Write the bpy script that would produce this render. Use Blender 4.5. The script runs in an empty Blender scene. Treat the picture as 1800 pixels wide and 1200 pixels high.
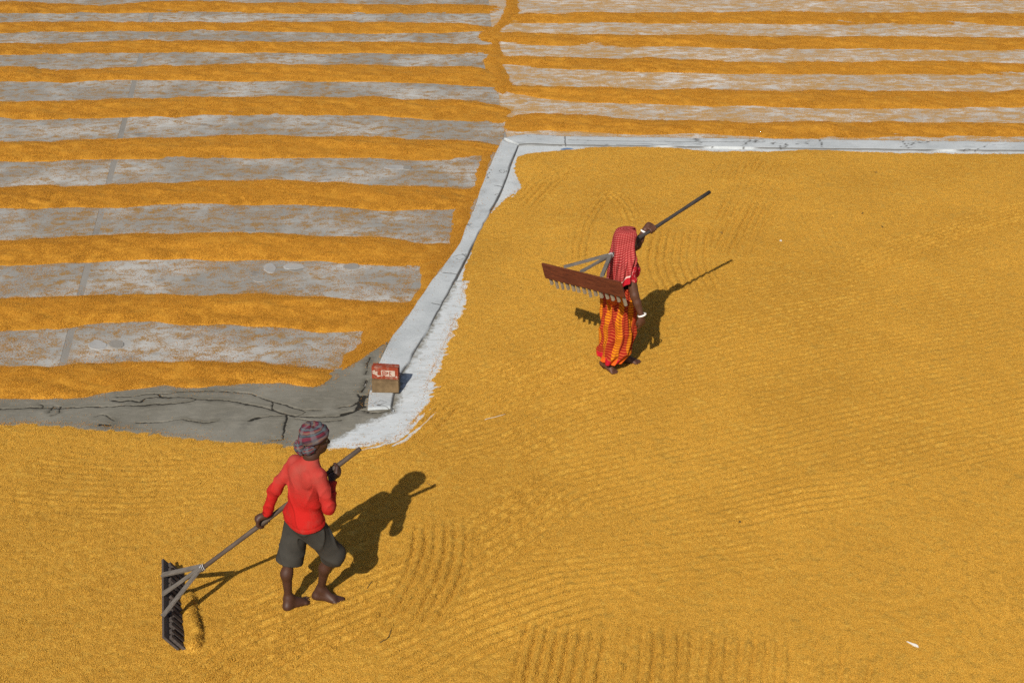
import bpy, math, random
import numpy as np
from mathutils import Vector, Matrix

random.seed(7); RNG = np.random.default_rng(11)
scene = bpy.context.scene
col = scene.collection

# ------------------------------------------------------------------ camera
FOC = 2600.0                 # focal length in pixels of the 1800 x 1200 photograph
PITCH = math.atan(0.5)
CAM_H = 6.4
cam_data = bpy.data.cameras.new('camera')
cam_data.sensor_width = 36.0
cam_data.sensor_fit = 'HORIZONTAL'
cam_data.lens = 36.0 * FOC / 1800.0
cam_data.clip_end = 1000.0
cam = bpy.data.objects.new('camera', cam_data)
cam.location = (0, 0, CAM_H)
cam.rotation_euler = (math.pi / 2 - PITCH, 0, 0)
col.objects.link(cam)
scene.camera = cam

# ------------------------------------------------------------------ sky and sun
LIGHT = Vector((0.232, 0.745, -0.626)).normalized()       # the way the sunlight travels
SUN_EL = math.asin(-LIGHT.z)
SUN_AZ = math.atan2(-LIGHT.x, -LIGHT.y)
world = bpy.data.worlds.new('World'); scene.world = world; world.use_nodes = True
wn = world.node_tree
sky = wn.nodes.new('ShaderNodeTexSky'); sky.sky_type = 'NISHITA'; sky.sun_disc = False
sky.sun_elevation = SUN_EL; sky.sun_rotation = SUN_AZ
sky.air_density = 1.0; sky.dust_density = 2.0; sky.ozone_density = 1.0
bg = wn.nodes['Background']; bg.inputs['Strength'].default_value = 0.065
wn.links.new(sky.outputs[0], bg.inputs[0])
sun = bpy.data.lights.new('sun', 'SUN'); sun.energy = 4.75; sun.angle = math.radians(0.5); sun.color = (1.0, 0.93, 0.82)
sun_ob = bpy.data.objects.new('sun', sun); col.objects.link(sun_ob)
sun_ob.rotation_euler = LIGHT.to_track_quat('-Z', 'Y').to_euler()
sun_ob.location = (-5, -15, 15)
scene.view_settings.view_transform = 'Standard'
scene.view_settings.look = 'None'
scene.view_settings.exposure = 0.0
scene.view_settings.gamma = 1.0
scene.view_settings.use_curve_mapping = False
scene.render.engine = 'CYCLES'
scene.cycles.use_denoising = False
scene.cycles.max_bounces = 5

# ------------------------------------------------------------------ measuring helpers
_c, _s = math.cos(PITCH), math.sin(PITCH)
def G(px, py, z=0.0):
    """place on the level z that was measured at (px, py) in the photograph"""
    px = np.asarray(px, float); py = np.asarray(py, float)
    up = 600 - py
    dy = _c * FOC + _s * up; dz = -_s * FOC + _c * up; dx = px - 900
    t = (z - CAM_H) / dz
    return dx * t, dy * t
def GP(pts, z=0.0):
    a = np.array(pts, float); x, y = G(a[:, 0], a[:, 1], z)
    return np.stack([x, y], 1)

# ------------------------------------------------------------------ numpy noise
def _hash(ix, iy, seed):
    h = (ix * 374761393 + iy * 668265263 + seed * 974634777) & 0x7fffffff
    h = ((h ^ (h >> 13)) * 1274126177) & 0x7fffffff
    return ((h ^ (h >> 16)) & 0xffff) / 65535.0
def vnoise(x, y, seed=0):
    x = np.asarray(x, float); y = np.asarray(y, float)
    ix = np.floor(x).astype(np.int64); iy = np.floor(y).astype(np.int64)
    fx = x - ix; fy = y - iy
    fx = fx * fx * (3 - 2 * fx); fy = fy * fy * (3 - 2 * fy)
    a = _hash(ix, iy, seed); b = _hash(ix + 1, iy, seed); c = _hash(ix, iy + 1, seed); d = _hash(ix + 1, iy + 1, seed)
    return (a + (b - a) * fx) * (1 - fy) + (c + (d - c) * fx) * fy
def fbm(x, y, seed=0, octaves=4):
    v = 0; a = 0.5
    for o in range(octaves):
        v = v + a * (vnoise(x * 2 ** o, y * 2 ** o, seed + o) - 0.5) * 2; a *= 0.55
    return v
def sstep(a, b, x):
    t = np.clip((x - a) / (b - a), 0, 1); return t * t * (3 - 2 * t)
def catmull(pts, n=6):
    p = np.array(pts, float); q = np.vstack([2 * p[0] - p[1], p, 2 * p[-1] - p[-2]])
    out = []
    for i in range(1, len(q) - 2):
        for t in np.linspace(0, 1, n, endpoint=False):
            out.append(0.5 * ((2 * q[i]) + (-q[i - 1] + q[i + 1]) * t + (2 * q[i - 1] - 5 * q[i] + 4 * q[i + 1] - q[i + 2]) * t * t + (-q[i - 1] + 3 * q[i] - 3 * q[i + 1] + q[i + 2]) * t ** 3))
    out.append(p[-1]); return np.array(out)
def poly_sd(x, y, poly):
    """signed distance to a closed polygon, positive inside"""
    d2 = np.full(x.shape, 1e9); ins = np.zeros(x.shape, bool)
    n = len(poly)
    for i in range(n):
        ax, ay = poly[i]; bx, by = poly[(i + 1) % n]
        ex, ey = bx - ax, by - ay
        t = np.clip(((x - ax) * ex + (y - ay) * ey) / (ex * ex + ey * ey + 1e-12), 0, 1)
        d2 = np.minimum(d2, (x - ax - t * ex) ** 2 + (y - ay - t * ey) ** 2)
        if abs(ey) > 1e-12:
            c = ((ay > y) != (by > y)) & (x < ex * (y - ay) / ey + ax)
            ins ^= c
    d = np.sqrt(d2); return np.where(ins, d, -d)
def line_dist(x, y, line):
    """distance, signed distance and arc length along an open polyline"""
    best = np.full(x.shape, 1e9); sd = np.zeros(x.shape); arc = np.zeros(x.shape); L = 0.0
    for i in range(len(line) - 1):
        ax, ay = line[i]; bx, by = line[i + 1]
        ex, ey = bx - ax, by - ay; l = math.hypot(ex, ey) + 1e-9
        t = np.clip(((x - ax) * ex + (y - ay) * ey) / (l * l), 0, 1)
        d = np.hypot(x - ax - t * ex, y - ay - t * ey)
        m = d < best
        best = np.where(m, d, best)
        sd = np.where(m, ((x - ax) * ey - (y - ay) * ex) / l, sd)
        arc = np.where(m, L + t * l, arc); L += l
    return best, sd, arc, L

# ------------------------------------------------------------------ mesh helpers
def mesh_np(name, V, F, smooth=True):
    """mesh from numpy vertices and an (n,3) or (n,4) face array"""
    V = np.asarray(V, np.float32); F = np.asarray(F, np.int32)
    me = bpy.data.meshes.new(name)
    k = F.shape[1]
    me.vertices.add(len(V)); me.vertices.foreach_set('co', V.ravel())
    me.loops.add(F.size); me.loops.foreach_set('vertex_index', F.ravel())
    me.polygons.add(len(F)); me.polygons.foreach_set('loop_start', np.arange(0, F.size, k, dtype=np.int32))
    me.update(calc_edges=True)
    me.polygons.foreach_set('use_smooth', np.full(len(F), smooth))
    me.validate(); me.update()
    return me
def attr(me, name, vals):
    a = me.attributes.new(name, 'FLOAT', 'POINT'); a.data.foreach_set('value', np.asarray(vals, np.float32))
def set_uv(me, uv):
    """per-vertex uv"""
    li = np.empty(len(me.loops), np.int32); me.loops.foreach_get('vertex_index', li)
    l = me.uv_layers.new(name='uv'); l.data.foreach_set('uv', np.asarray(uv, np.float32)[li].ravel())
def obj(name, me, mat=None, parent=None):
    o = bpy.data.objects.new(name, me); col.objects.link(o)
    if mat is not None and me is not None and not me.materials: me.materials.append(mat)
    if parent is not None: o.parent = parent
    return o
def tag(o, label=None, cat=None, group=None, kind=None):
    if label: o['label'] = label
    if cat: o['category'] = cat
    if group: o['group'] = group
    if kind: o['kind'] = kind
    return o
def grid_faces(nu, nv, wrap=False):
    i = np.arange(nu - (0 if wrap else 1))[:, None]; j = np.arange(nv - 1)[None]
    i2 = (i + 1) % nu
    return np.stack([(i * nv + j), (i2 * nv + j), (i2 * nv + j + 1), (i * nv + j + 1)], -1).reshape(-1, 4)
class Bits:
    """collects boxes and tubes into one mesh"""
    def __init__(s): s.V = []; s.F = []; s.n = 0
    def put(s, V, F):
        s.V += [tuple(v) for v in V]; s.F += [tuple(i + s.n for i in f) for f in F]; s.n += len(V)
    def box(s, o, ax, ay, az, jit=0.0):
        o, ax, ay, az = map(np.array, (o, ax, ay, az))
        V = [o + (i - .5) * ax + (j - .5) * ay + (k - .5) * az for k in (0, 1) for j in (0, 1) for i in (0, 1)]
        V = [v + RNG.normal(0, jit, 3) for v in V] if jit else V
        s.put(V, [(0, 2, 3, 1), (4, 5, 7, 6), (0, 1, 5, 4), (2, 6, 7, 3), (0, 4, 6, 2), (1, 3, 7, 5)])
    def bar(s, a, b, w, h, upv=(0, 0, 1)):
        a = np.array(a, float); b = np.array(b, float); d = b - a; L = np.linalg.norm(d); d /= L
        sd = np.cross(upv, d); sd /= np.linalg.norm(sd); u = np.cross(d, sd)
        s.box((a + b) / 2, d * L, sd * w, u * h)
    def tube(s, pts, radii, n=10):
        pts = [np.array(p, float) for p in pts]; rings = []
        for i, p in enumerate(pts):
            d = pts[min(i + 1, len(pts) - 1)] - pts[max(i - 1, 0)]; d /= np.linalg.norm(d)
            r = np.array((0, 0, 1.0)) if abs(d[2]) < .9 else np.array((1.0, 0, 0))
            a = np.cross(d, r); a /= np.linalg.norm(a); b = np.cross(d, a)
            rings.append([p + radii[i] * (math.cos(t) * a + math.sin(t) * b) for t in np.linspace(0, 2 * math.pi, n, endpoint=False)])
        V = [v for r in rings for v in r]; F = []
        for i in range(len(pts) - 1):
            for j in range(n): F.append((i * n + j, i * n + (j + 1) % n, (i + 1) * n + (j + 1) % n, (i + 1) * n + j))
        F.append(tuple(range(n))[::-1]); F.append(tuple((len(pts) - 1) * n + j for j in range(n)))
        s.put(V, F)
    def build(s, name, mat, parent=None, bevel=0, smooth=False):
        me = bpy.data.meshes.new(name); me.from_pydata(s.V, [], s.F)
        import bmesh
        bm = bmesh.new(); bm.from_mesh(me); bmesh.ops.recalc_face_normals(bm, faces=bm.faces); bm.to_mesh(me); bm.free()
        if smooth: me.polygons.foreach_set('use_smooth', np.full(len(me.polygons), True))
        o = obj(name, me, mat, parent)
        if bevel:
            m = o.modifiers.new('bevel', 'BEVEL'); m.width = bevel; m.segments = 2
        return o

# ------------------------------------------------------------------ materials
class MB:
    """tiny node-tree writer"""
    def __init__(s, name, rough=0.85, spec=0.3):
        s.m = bpy.data.materials.new(name); s.m.use_nodes = True; s.t = s.m.node_tree
        s.b = s.t.nodes['Principled BSDF']; s.b.inputs['Roughness'].default_value = rough
        s.b.inputs['Specular IOR Level'].default_value = spec
        s.tc = s.t.nodes.new('ShaderNodeTexCoord')
    def n(s, typ, **kw):
        nd = s.t.nodes.new(typ)
        for k, v in kw.items():
            if hasattr(nd, k) and k not in nd.inputs: setattr(nd, k, v)
        return nd
    def link(s, a, b): s.t.links.new(a, b)
    def put(s, sock, v):
        if isinstance(v, bpy.types.NodeSocket): s.link(v, sock)
        elif hasattr(sock.default_value, '__len__') and not isinstance(v, (int, float)):
            sock.default_value = (*v, 1.0) if len(sock.default_value) == 4 and len(v) == 3 else v
        else: sock.default_value = v
    def coord(s, scale=(1, 1, 1), rot=(0, 0, 0), space='Object', loc=(0, 0, 0)):
        mp = s.n('ShaderNodeMapping'); s.link(s.tc.outputs[space], mp.inputs[0])
        mp.inputs['Scale'].default_value = scale; mp.inputs['Rotation'].default_value = rot; mp.inputs['Location'].default_value = loc
        return mp.outputs[0]
    def noise(s, scale, detail=4, rough=0.55, vec=None, dist=0.0):
        nd = s.n('ShaderNodeTexNoise'); nd.inputs['Scale'].default_value = scale; nd.inputs['Detail'].default_value = detail
        nd.inputs['Roughness'].default_value = rough; nd.inputs['Distortion'].default_value = dist
        s.link(vec if vec is not None else s.tc.outputs['Object'], nd.inputs['Vector']); return nd.outputs[0]
    def vor(s, scale, vec=None, out=0, feature='F1'):
        nd = s.n('ShaderNodeTexVoronoi'); nd.feature = feature; nd.inputs['Scale'].default_value = scale
        s.link(vec if vec is not None else s.tc.outputs['Object'], nd.inputs['Vector']); return nd.outputs[out]
    def attr(s, name):
        nd = s.n('ShaderNodeAttribute'); nd.attribute_name = name; return nd.outputs['Fac']
    def ramp(s, fac, stops, interp='LINEAR'):
        nd = s.n('ShaderNodeValToRGB'); cr = nd.color_ramp; cr.interpolation = interp
        while len(cr.elements) < len(stops): cr.elements.new(0.5)
        for e, (p, c) in zip(cr.elements, stops):
            e.position = p; e.color = (*c, 1) if hasattr(c, '__len__') else (c, c, c, 1)
        s.link(fac, nd.inputs[0]); return nd.outputs[0]
    def math(s, op, a, b=0.0, clamp=False):
        nd = s.n('ShaderNodeMath'); nd.operation = op; nd.use_clamp = clamp; s.put(nd.inputs[0], a); s.put(nd.inputs[1], b); return nd.outputs[0]
    def mix(s, f, a, b, mode='MIX'):
        nd = s.n('ShaderNodeMix'); nd.data_type = 'RGBA'; nd.blend_type = mode
        s.put(nd.inputs[0], f); s.put(nd.inputs[6], a); s.put(nd.inputs[7], b); return nd.outputs[2]
    def bump(s, h, strength=0.5, dist=0.01, prev=None):
        nd = s.n('ShaderNodeBump'); nd.inputs['Strength'].default_value = strength; nd.inputs['Distance'].default_value = dist
        s.link(h, nd.inputs['Height'])
        if prev is not None: s.link(prev, nd.inputs['Normal'])
        return nd.outputs[0]
    def done(s, color=None, normal=None, rough=None):
        if color is not None: s.put(s.b.inputs['Base Color'], color)
        if normal is not None: s.link(normal, s.b.inputs['Normal'])
        if rough is not None: s.put(s.b.inputs['Roughness'], rough)
        return s.m

def mat_paddy(name, lo, mid, hi):
    """a bed of unhusked rice seen from a few metres"""
    b = MB(name, 0.75, 0.25)
    big = b.noise(1.3, 4); fine = b.noise(150, 2, 0.7); v = b.vor(170, out=1)
    sep = b.n('ShaderNodeSeparateColor'); b.link(v, sep.inputs[0])
    f = b.math('ADD', b.math('MULTIPLY', sep.outputs[0], 0.6), b.math('MULTIPLY', fine, 0.4))
    c = b.ramp(f, [(0.12, lo), (0.5, mid), (0.85, hi)])
    c = b.mix(0.35, c, b.ramp(big, [(0.3, (0.62, 0.55, 0.45)), (0.7, (1.0, 1.0, 1.0))]), 'MULTIPLY')
    nrm = b.bump(b.math('ADD', fine, b.vor(150)), 0.7, 0.006)
    return b.done(c, nrm)
def mat_grain(name, lo, mid, hi):
    b = MB(name, 0.55, 0.35)
    t = b.attr('tint'); oi = b.n('ShaderNodeObjectInfo')
    f = b.math('ADD', b.math('MULTIPLY', t, 0.85), b.math('MULTIPLY', b.noise(2.0, 3), 0.15))
    c = b.ramp(f, [(0.05, lo), (0.5, mid), (0.95, hi)])
    geo = b.n('ShaderNodeNewGeometry')
    tone = b.ramp(b.noise(0.55, 4, 0.6, geo.outputs['Position'], 0.6), [(0.32, (0.84, 0.80, 0.70)), (0.68, (1.06, 1.06, 1.06))])
    return b.done(b.mix(1.0, c, tone, 'MULTIPLY'))
M = {}
M['paddy'] = mat_paddy('paddy_bed', (0.34, 0.168, 0.014), (0.575, 0.308, 0.035), (0.74, 0.445, 0.08))
M['paddy_row'] = mat_paddy('paddy_row', (0.29, 0.12, 0.008), (0.51, 0.23, 0.017), (0.65, 0.33, 0.04))
M['grain'] = mat_grain('paddy_grain', (0.37, 0.18, 0.014), (0.61, 0.332, 0.037), (0.82, 0.53, 0.10))
M['grain_row'] = mat_grain('paddy_grain_row', (0.31, 0.127, 0.008), (0.535, 0.246, 0.018), (0.72, 0.39, 0.055))

def mat_yard(name, base, pale, dark, dust, amount, stretch, pale_cut=(0.45, 0.65)):
    """trodden concrete with a thin film of grain and husk left on it"""
    b = MB(name, 0.9, 0.2)
    big = b.noise(0.9, 5, 0.6); mid = b.noise(5, 5, 0.6)
    c = b.mix(b.ramp(big, [(pale_cut[0], 0.0), (pale_cut[1], 1.0)]), base, pale)
    c = b.mix(b.ramp(b.noise(2.3, 4, 0.6, b.coord((1, 2, 1), loc=(3, 7, 0))), [(0.62, 0.0), (0.72, 0.8)]), c, dark)
    c = b.mix(0.5, c, b.ramp(mid, [(0.25, 0.6), (0.75, 1.0)]), 'MULTIPLY')
    sc = b.coord(stretch[0], (0, 0, stretch[1]))
    d1 = b.noise(1.0, 6, 0.72, sc, 0.4); d2 = b.noise(85, 3, 0.75); d3 = b.noise(0.7, 3, 0.5, b.coord(loc=(9, 2, 0)))
    f = b.math('ADD', b.math('MULTIPLY', d1, 1.0), b.math('ADD', b.math('MULTIPLY', d2, 0.85), b.math('MULTIPLY', d3, 0.15)))
    f = b.ramp(b.math('MULTIPLY', f, 0.5), [(amount, 0.0), (amount + 0.055, 1.0)])
    f = b.math('MULTIPLY', f, 0.92)
    c = b.mix(f, c, b.ramp(b.noise(90, 2), [(0.3, tuple(0.6 * v for v in dust)), (0.7, dust)]))
    return b.done(c, b.bump(b.math('ADD', mid, b.math('MULTIPLY', f, 0.4)), 0.35, 0.012))
M['yard_grey'] = mat_yard('yard_concrete_grey', (0.30, 0.293, 0.272), (0.49, 0.485, 0.462), (0.185, 0.182, 0.172), (0.37, 0.20, 0.045), 0.494, ((5.2, 8.0, 1), 0.05))
M['yard_pale'] = mat_yard('yard_concrete_pale', (0.48, 0.45, 0.41), (0.66, 0.635, 0.60), (0.31, 0.29, 0.265), (0.53, 0.295, 0.075), 0.460, ((3.6, 7.0, 1), 0.3))
def mat_concrete(name, base, pale, dark, bump=0.3):
    b = MB(name, 0.85, 0.25)
    c = b.mix(b.ramp(b.noise(1.6, 6, 0.6), [(0.35, 0.0), (0.7, 1.0)]), base, pale)
    c = b.mix(b.ramp(b.noise(4.0, 5, 0.65, b.coord(loc=(4, 1, 0))), [(0.55, 0.0), (0.75, 0.7)]), c, dark)
    c = b.mix(0.35, c, b.ramp(b.noise(60, 3), [(0.3, 0.65), (0.7, 1.0)]), 'MULTIPLY')
    return b, c, b.bump(b.noise(35, 5, 0.6), bump, 0.006)
b, c, nrm = mat_concrete('ground_concrete', (0.27, 0.255, 0.23), (0.36, 0.345, 0.32), (0.18, 0.17, 0.16)); M['ground'] = b.done(c, nrm)
b, c, nrm = mat_concrete('kerb_limewash', (0.40, 0.43, 0.445), (0.55, 0.585, 0.605), (0.28, 0.30, 0.31), 0.5)
ck = b.attr('crack'); c = b.mix(ck, c, (0.06, 0.055, 0.05)); M['kerb'] = b.done(c, nrm)
b, c, nrm = mat_concrete('apron_limewash', (0.48, 0.515, 0.535), (0.60, 0.635, 0.655), (0.34, 0.36, 0.37), 0.5); M['apron'] = b.done(c, nrm)
b, c, nrm = mat_concrete('mortar', (0.235, 0.22, 0.195), (0.31, 0.295, 0.27), (0.18, 0.17, 0.15)); M['mortar'] = b.done(c, nrm)
b, c, nrm = mat_concrete('mortar_pale', (0.34, 0.335, 0.325), (0.43, 0.43, 0.42), (0.24, 0.235, 0.22)); M['mortar_pale'] = b.done(c, nrm)
# gutter: damp smooth cement, lime-washed on one side, cracked
b, c, nrm = mat_concrete('gutter_cement', (0.165, 0.155, 0.125), (0.235, 0.225, 0.19), (0.12, 0.115, 0.10), 0.2)
lime = b.math('ADD', b.attr('lime'), b.math('MULTIPLY', b.math('SUBTRACT', b.noise(18, 5, 0.65), 0.5), 0.9))
lime = b.ramp(lime, [(0.38, 0.0), (0.62, 1.0)])
c = b.mix(lime, c, b.mix(b.noise(7, 4), (0.44, 0.475, 0.495), (0.62, 0.655, 0.675)))
c = b.mix(b.math('MULTIPLY', b.attr('stain'), 0.75), c, (0.085, 0.078, 0.058))
c = b.mix(b.ramp(b.noise(9, 6, 0.7, b.coord((1, 2.2, 1))), [(0.50, 0.0), (0.70, 0.55)]), c, (0.27, 0.25, 0.205))
c = b.mix(b.ramp(b.attr('crack'), [(0.25, 0.0), (0.7, 1.0)]), c, (0.022, 0.02, 0.016))
M['gutter'] = b.done(c, nrm)

def mat_flat(name, colr, rough=0.8, spec=0.3, var=0.25, scale=30, bumps=0.2, stretch=(1, 1, 1)):
    b = MB(name, rough, spec)
    n1 = b.noise(scale, 5, 0.6, b.coord(stretch)); n2 = b.noise(scale * 0.12, 3)
    c = b.mix(1.0, colr, b.ramp(b.math('ADD', b.math('MULTIPLY', n1, 0.6), b.math('MULTIPLY', n2, 0.4)), [(0.3, 1 - var), (0.7, 1 + var * 0.6)]), 'MULTIPLY')
    return b.done(c, b.bump(n1, bumps, 0.004))
M['skin_man'] = mat_flat('skin_dark_brown', (0.058, 0.024, 0.014), 0.55, 0.4, 0.22, 22, 0.08)
M['skin_woman'] = mat_flat('skin_brown', (0.092, 0.037, 0.020), 0.55, 0.4, 0.22, 22, 0.08)
M['eye'] = mat_flat('eye_white', (0.22, 0.20, 0.18), 0.3, 0.5, 0.05)
M['hair'] = mat_flat('black_hair', (0.012, 0.010, 0.009), 0.5, 0.4, 0.3, 60, 0.3)
b = MB('faded_red_shirt', 0.9, 0.15)
n1 = b.noise(5, 3); gz = b.n('ShaderNodeSeparateXYZ'); b.link(b.tc.outputs['Object'], gz.inputs[0])
fade = b.math('ADD', b.ramp(gz.outputs[2], [(0.0, 0.0), (1.0, 1.0)]), 0.0)
mr = b.n('ShaderNodeMapRange'); b.link(gz.outputs[2], mr.inputs[0]); mr.inputs[1].default_value = 0.92; mr.inputs[2].default_value = 1.2
f = b.math('MULTIPLY', mr.outputs[0], b.ramp(b.noise(7, 3), [(0.3, 0.35), (0.7, 1.0)]))
c = b.mix(f, (0.41, 0.013, 0.010), (0.33, 0.062, 0.047))
c = b.mix(b.ramp(b.noise(11, 5, 0.65), [(0.52, 0.0), (0.72, 0.45)]), c, (0.24, 0.055, 0.038))
M['shirt'] = b.done(c, b.bump(b.noise(26, 5, 0.65), 0.45, 0.012))
M['shorts'] = mat_flat('charcoal_cotton', (0.046, 0.043, 0.037), 0.9, 0.15, 0.3, 12, 0.25)

def mat_plaid(name, fn, rough=0.9):
    b = MB(name, rough, 0.12)
    s = b.n('ShaderNodeSeparateXYZ'); b.link(b.tc.outputs['UV'], s.inputs[0])
    c = fn(b, s.outputs[0], s.outputs[1])
    c = b.mix(0.5, c, b.ramp(b.noise(9, 4), [(0.3, 0.6), (0.7, 1.0)]), 'MULTIPLY')
    return b.done(c, b.bump(b.noise(40, 4), 0.2, 0.004))
def wave(b, x, period, duty, soft=0.08, shift=0.0):
    """1 on the painted share of each period, with soft edges"""
    fr = b.math('FRACT', b.math('ADD', b.math('DIVIDE', x, period), shift))
    d = b.math('ABSOLUTE', b.math('SUBTRACT', fr, 0.5))
    return b.ramp(d, [(max(duty / 2 - soft, 0), 1.0), (duty / 2 + soft, 0.0)])
def gingham(b, u, v):
    a = wave(b, u, 0.026, 0.42); w = wave(b, v, 0.020, 0.45)
    c = b.mix(w, (0.32, 0.014, 0.018), (0.52, 0.14, 0.12))
    c = b.mix(b.math('MULTIPLY', a, 0.6), c, (0.20, 0.008, 0.012))
    end = b.ramp(v, [(0.0, 0.0), (1.0, 1.0)])
    mr = b.n('ShaderNodeMapRange'); b.link(v, mr.inputs[0]); mr.inputs[1].default_value = -0.075; mr.inputs[2].default_value = -0.07
    c = b.mix(mr.outputs[0], c, (0.50, 0.016, 0.030))       # plain end border (v counts up to the hem at 0)
    mr2 = b.n('ShaderNodeMapRange'); b.link(b.math('ABSOLUTE', b.math('ADD', v, 0.078)), mr2.inputs[0]); mr2.inputs[1].default_value = 0.006; mr2.inputs[2].default_value = 0.009; mr2.inputs[3].default_value = 1; mr2.inputs[4].default_value = 0
    return b.mix(mr2.outputs[0], c, (0.75, 0.55, 0.5))
M['scarf'] = mat_plaid('red_gingham', gingham)
def saree(b, u, v):
    band = wave(b, u, 0.135, 0.5, 0.03); st = wave(b, v, 0.026, 0.42, 0.12)
    red = b.mix(st, (0.28, 0.010, 0.008), (0.46, 0.085, 0.024))
    yel = b.mix(wave(b, v, 0.026, 0.36, 0.12, 0.3), (0.66, 0.225, 0.008), (0.33, 0.045, 0.009))
    c = b.mix(band, yel, red)
    mr = b.n('ShaderNodeMapRange'); b.link(v, mr.inputs[0]); mr.inputs[1].default_value = -0.062; mr.inputs[2].default_value = -0.058
    hem = b.mix(band, (0.72, 0.12, 0.012), (0.52, 0.012, 0.03))
    return b.mix(mr.outputs[0], c, hem)
M['saree'] = mat_plaid('orange_red_saree', saree)
def saree_plain(b, u, v): return b.mix(wave(b, v, 0.03, 0.5, 0.1), (0.70, 0.17, 0.012), (0.46, 0.03, 0.015))
M['saree_top'] = mat_plaid('orange_saree_end', saree_plain)
def turban(b, u, v):
    c = b.mix(wave(b, v, 0.075, 0.55, 0.04), (0.075, 0.088, 0.10), (0.135, 0.022, 0.036))
    c = b.mix(wave(b, v, 0.0375, 0.22, 0.05, 0.2), c, (0.03, 0.03, 0.04))
    c = b.mix(wave(b, v, 0.11, 0.16, 0.05, 0.45), c, (0.17, 0.09, 0.065))
    return b.mix(b.math('MULTIPLY', wave(b, u, 0.11, 0.35, 0.05), 0.45), c, (0.13, 0.155, 0.17))
M['turban'] = mat_plaid('maroon_grey_plaid', turban)
b = MB('red_dotted_blouse', 0.85, 0.15)
dots = b.ramp(b.vor(62), [(0.20, 1.0), (0.30, 0.0)])
M['blouse'] = b.done(b.mix(dots, (0.36, 0.010, 0.018), (0.62, 0.30, 0.28)), b.bump(b.noise(20), 0.2, 0.006))
M['bangle'] = mat_flat('white_shell_bangle', (0.80, 0.78, 0.74), 0.35, 0.5, 0.05)
def mat_wood(name, a, bb, scale=1.0, spec=0.25, rough=0.75, st=(1.2, 9, 9)):
    b = MB(name, rough, spec)
    g = b.noise(9 * scale, 6, 0.65, b.coord(st)); g2 = b.noise(6, 5, 0.65)
    c = b.mix(b.ramp(g, [(0.3, 0.0), (0.7, 1.0)]), a, bb)
    c = b.mix(0.5, c, b.ramp(g2, [(0.3, 0.6), (0.7, 1.0)]), 'MULTIPLY')
    return b.done(c, b.bump(g, 0.4, 0.004))
M['wood_grey'] = mat_wood('weathered_grey_wood', (0.10, 0.088, 0.076), (0.205, 0.183, 0.16))
M['wood_dark'] = mat_wood('dark_grey_wood', (0.055, 0.046, 0.042), (0.12, 0.10, 0.09))
M['wood_pole'] = mat_wood('brown_grey_pole', (0.062, 0.045, 0.035), (0.125, 0.094, 0.074))
M['wood_black'] = mat_wood('dark_oiled_pole', (0.032, 0.027, 0.025), (0.075, 0.065, 0.06))
M['board_red'] = mat_wood('red_brown_plank', (0.070, 0.016, 0.006), (0.175, 0.046, 0.016), 0.7, st=(9, 1.0, 9))
M['tooth_pale'] = mat_wood('pale_worn_teeth', (0.19, 0.15, 0.10), (0.33, 0.27, 0.19))
M['wire'] = mat_flat('steel_wire', (0.55, 0.55, 0.56), 0.35, 0.6, 0.2)
b = MB('red_brick', 0.9, 0.15)
c = b.mix(b.ramp(b.noise(24, 5, 0.7), [(0.48, 0.0), (0.66, 0.85)]), (0.29, 0.050, 0.022), (0.34, 0.21, 0.16))
M['brick_red'] = b.done(b.mix(0.6, c, b.ramp(b.noise(60, 4), [(0.3, 0.5), (0.7, 1.0)]), 'MULTIPLY'), b.bump(b.noise(40, 5), 0.6, 0.006))
M['letter_red'] = mat_flat('red_brick_letters', (0.30, 0.055, 0.025), 0.9, 0.15, 0.4, 25, 0.4)
M['brick_brown'] = mat_flat('dusty_brown_brick', (0.175, 0.118, 0.062), 0.9, 0.15, 0.5, 16, 0.5)
M['brick_dust'] = mat_flat('pale_cement_dust', (0.50, 0.40, 0.33), 0.95, 0.1, 0.3, 30, 0.3)
M['straw'] = mat_flat('dry_stalk', (0.16, 0.10, 0.03), 0.8, 0.2, 0.4)
M['scrap_white'] = mat_flat('white_scrap', (0.58, 0.57, 0.54), 0.7, 0.2, 0.1)
M['scrap_blue'] = mat_flat('blue_scrap', (0.10, 0.17, 0.30), 0.7, 0.2, 0.1)
M['soil'] = mat_flat('dark_soil', (0.03, 0.024, 0.016), 0.95, 0.1, 0.4)

# ------------------------------------------------------------------ the setting: ground, yards, kerbs, gutter
def sheet(name, pts, z, mat, parent=None):
    me = bpy.data.meshes.new(name); me.from_pydata([(x, y, z) for x, y in pts], [], [tuple(range(len(pts)))])
    o = obj(name, me, mat, parent)
    if me.polygons[0].normal.z < 0: me.flip_normals()
    return o
tag(sheet('ground', [(-250, -120), (250, -120), (250, 320), (-250, 320)], 0.0, M['ground']), kind='structure')

KERB_L = catmull(GP([(646, 724), (650, 690), (661, 650), (684, 602), (716, 560), (760, 495), (800, 442), (822, 396), (845, 335), (862, 290), (884, 246)]), 8)
KERB_R = catmull(GP([(690, 723), (699, 684), (714, 650), (745, 600), (775, 545), (800, 500), (827, 445), (855, 388), (880, 345), (900, 290), (912, 258)]), 8)
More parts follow.
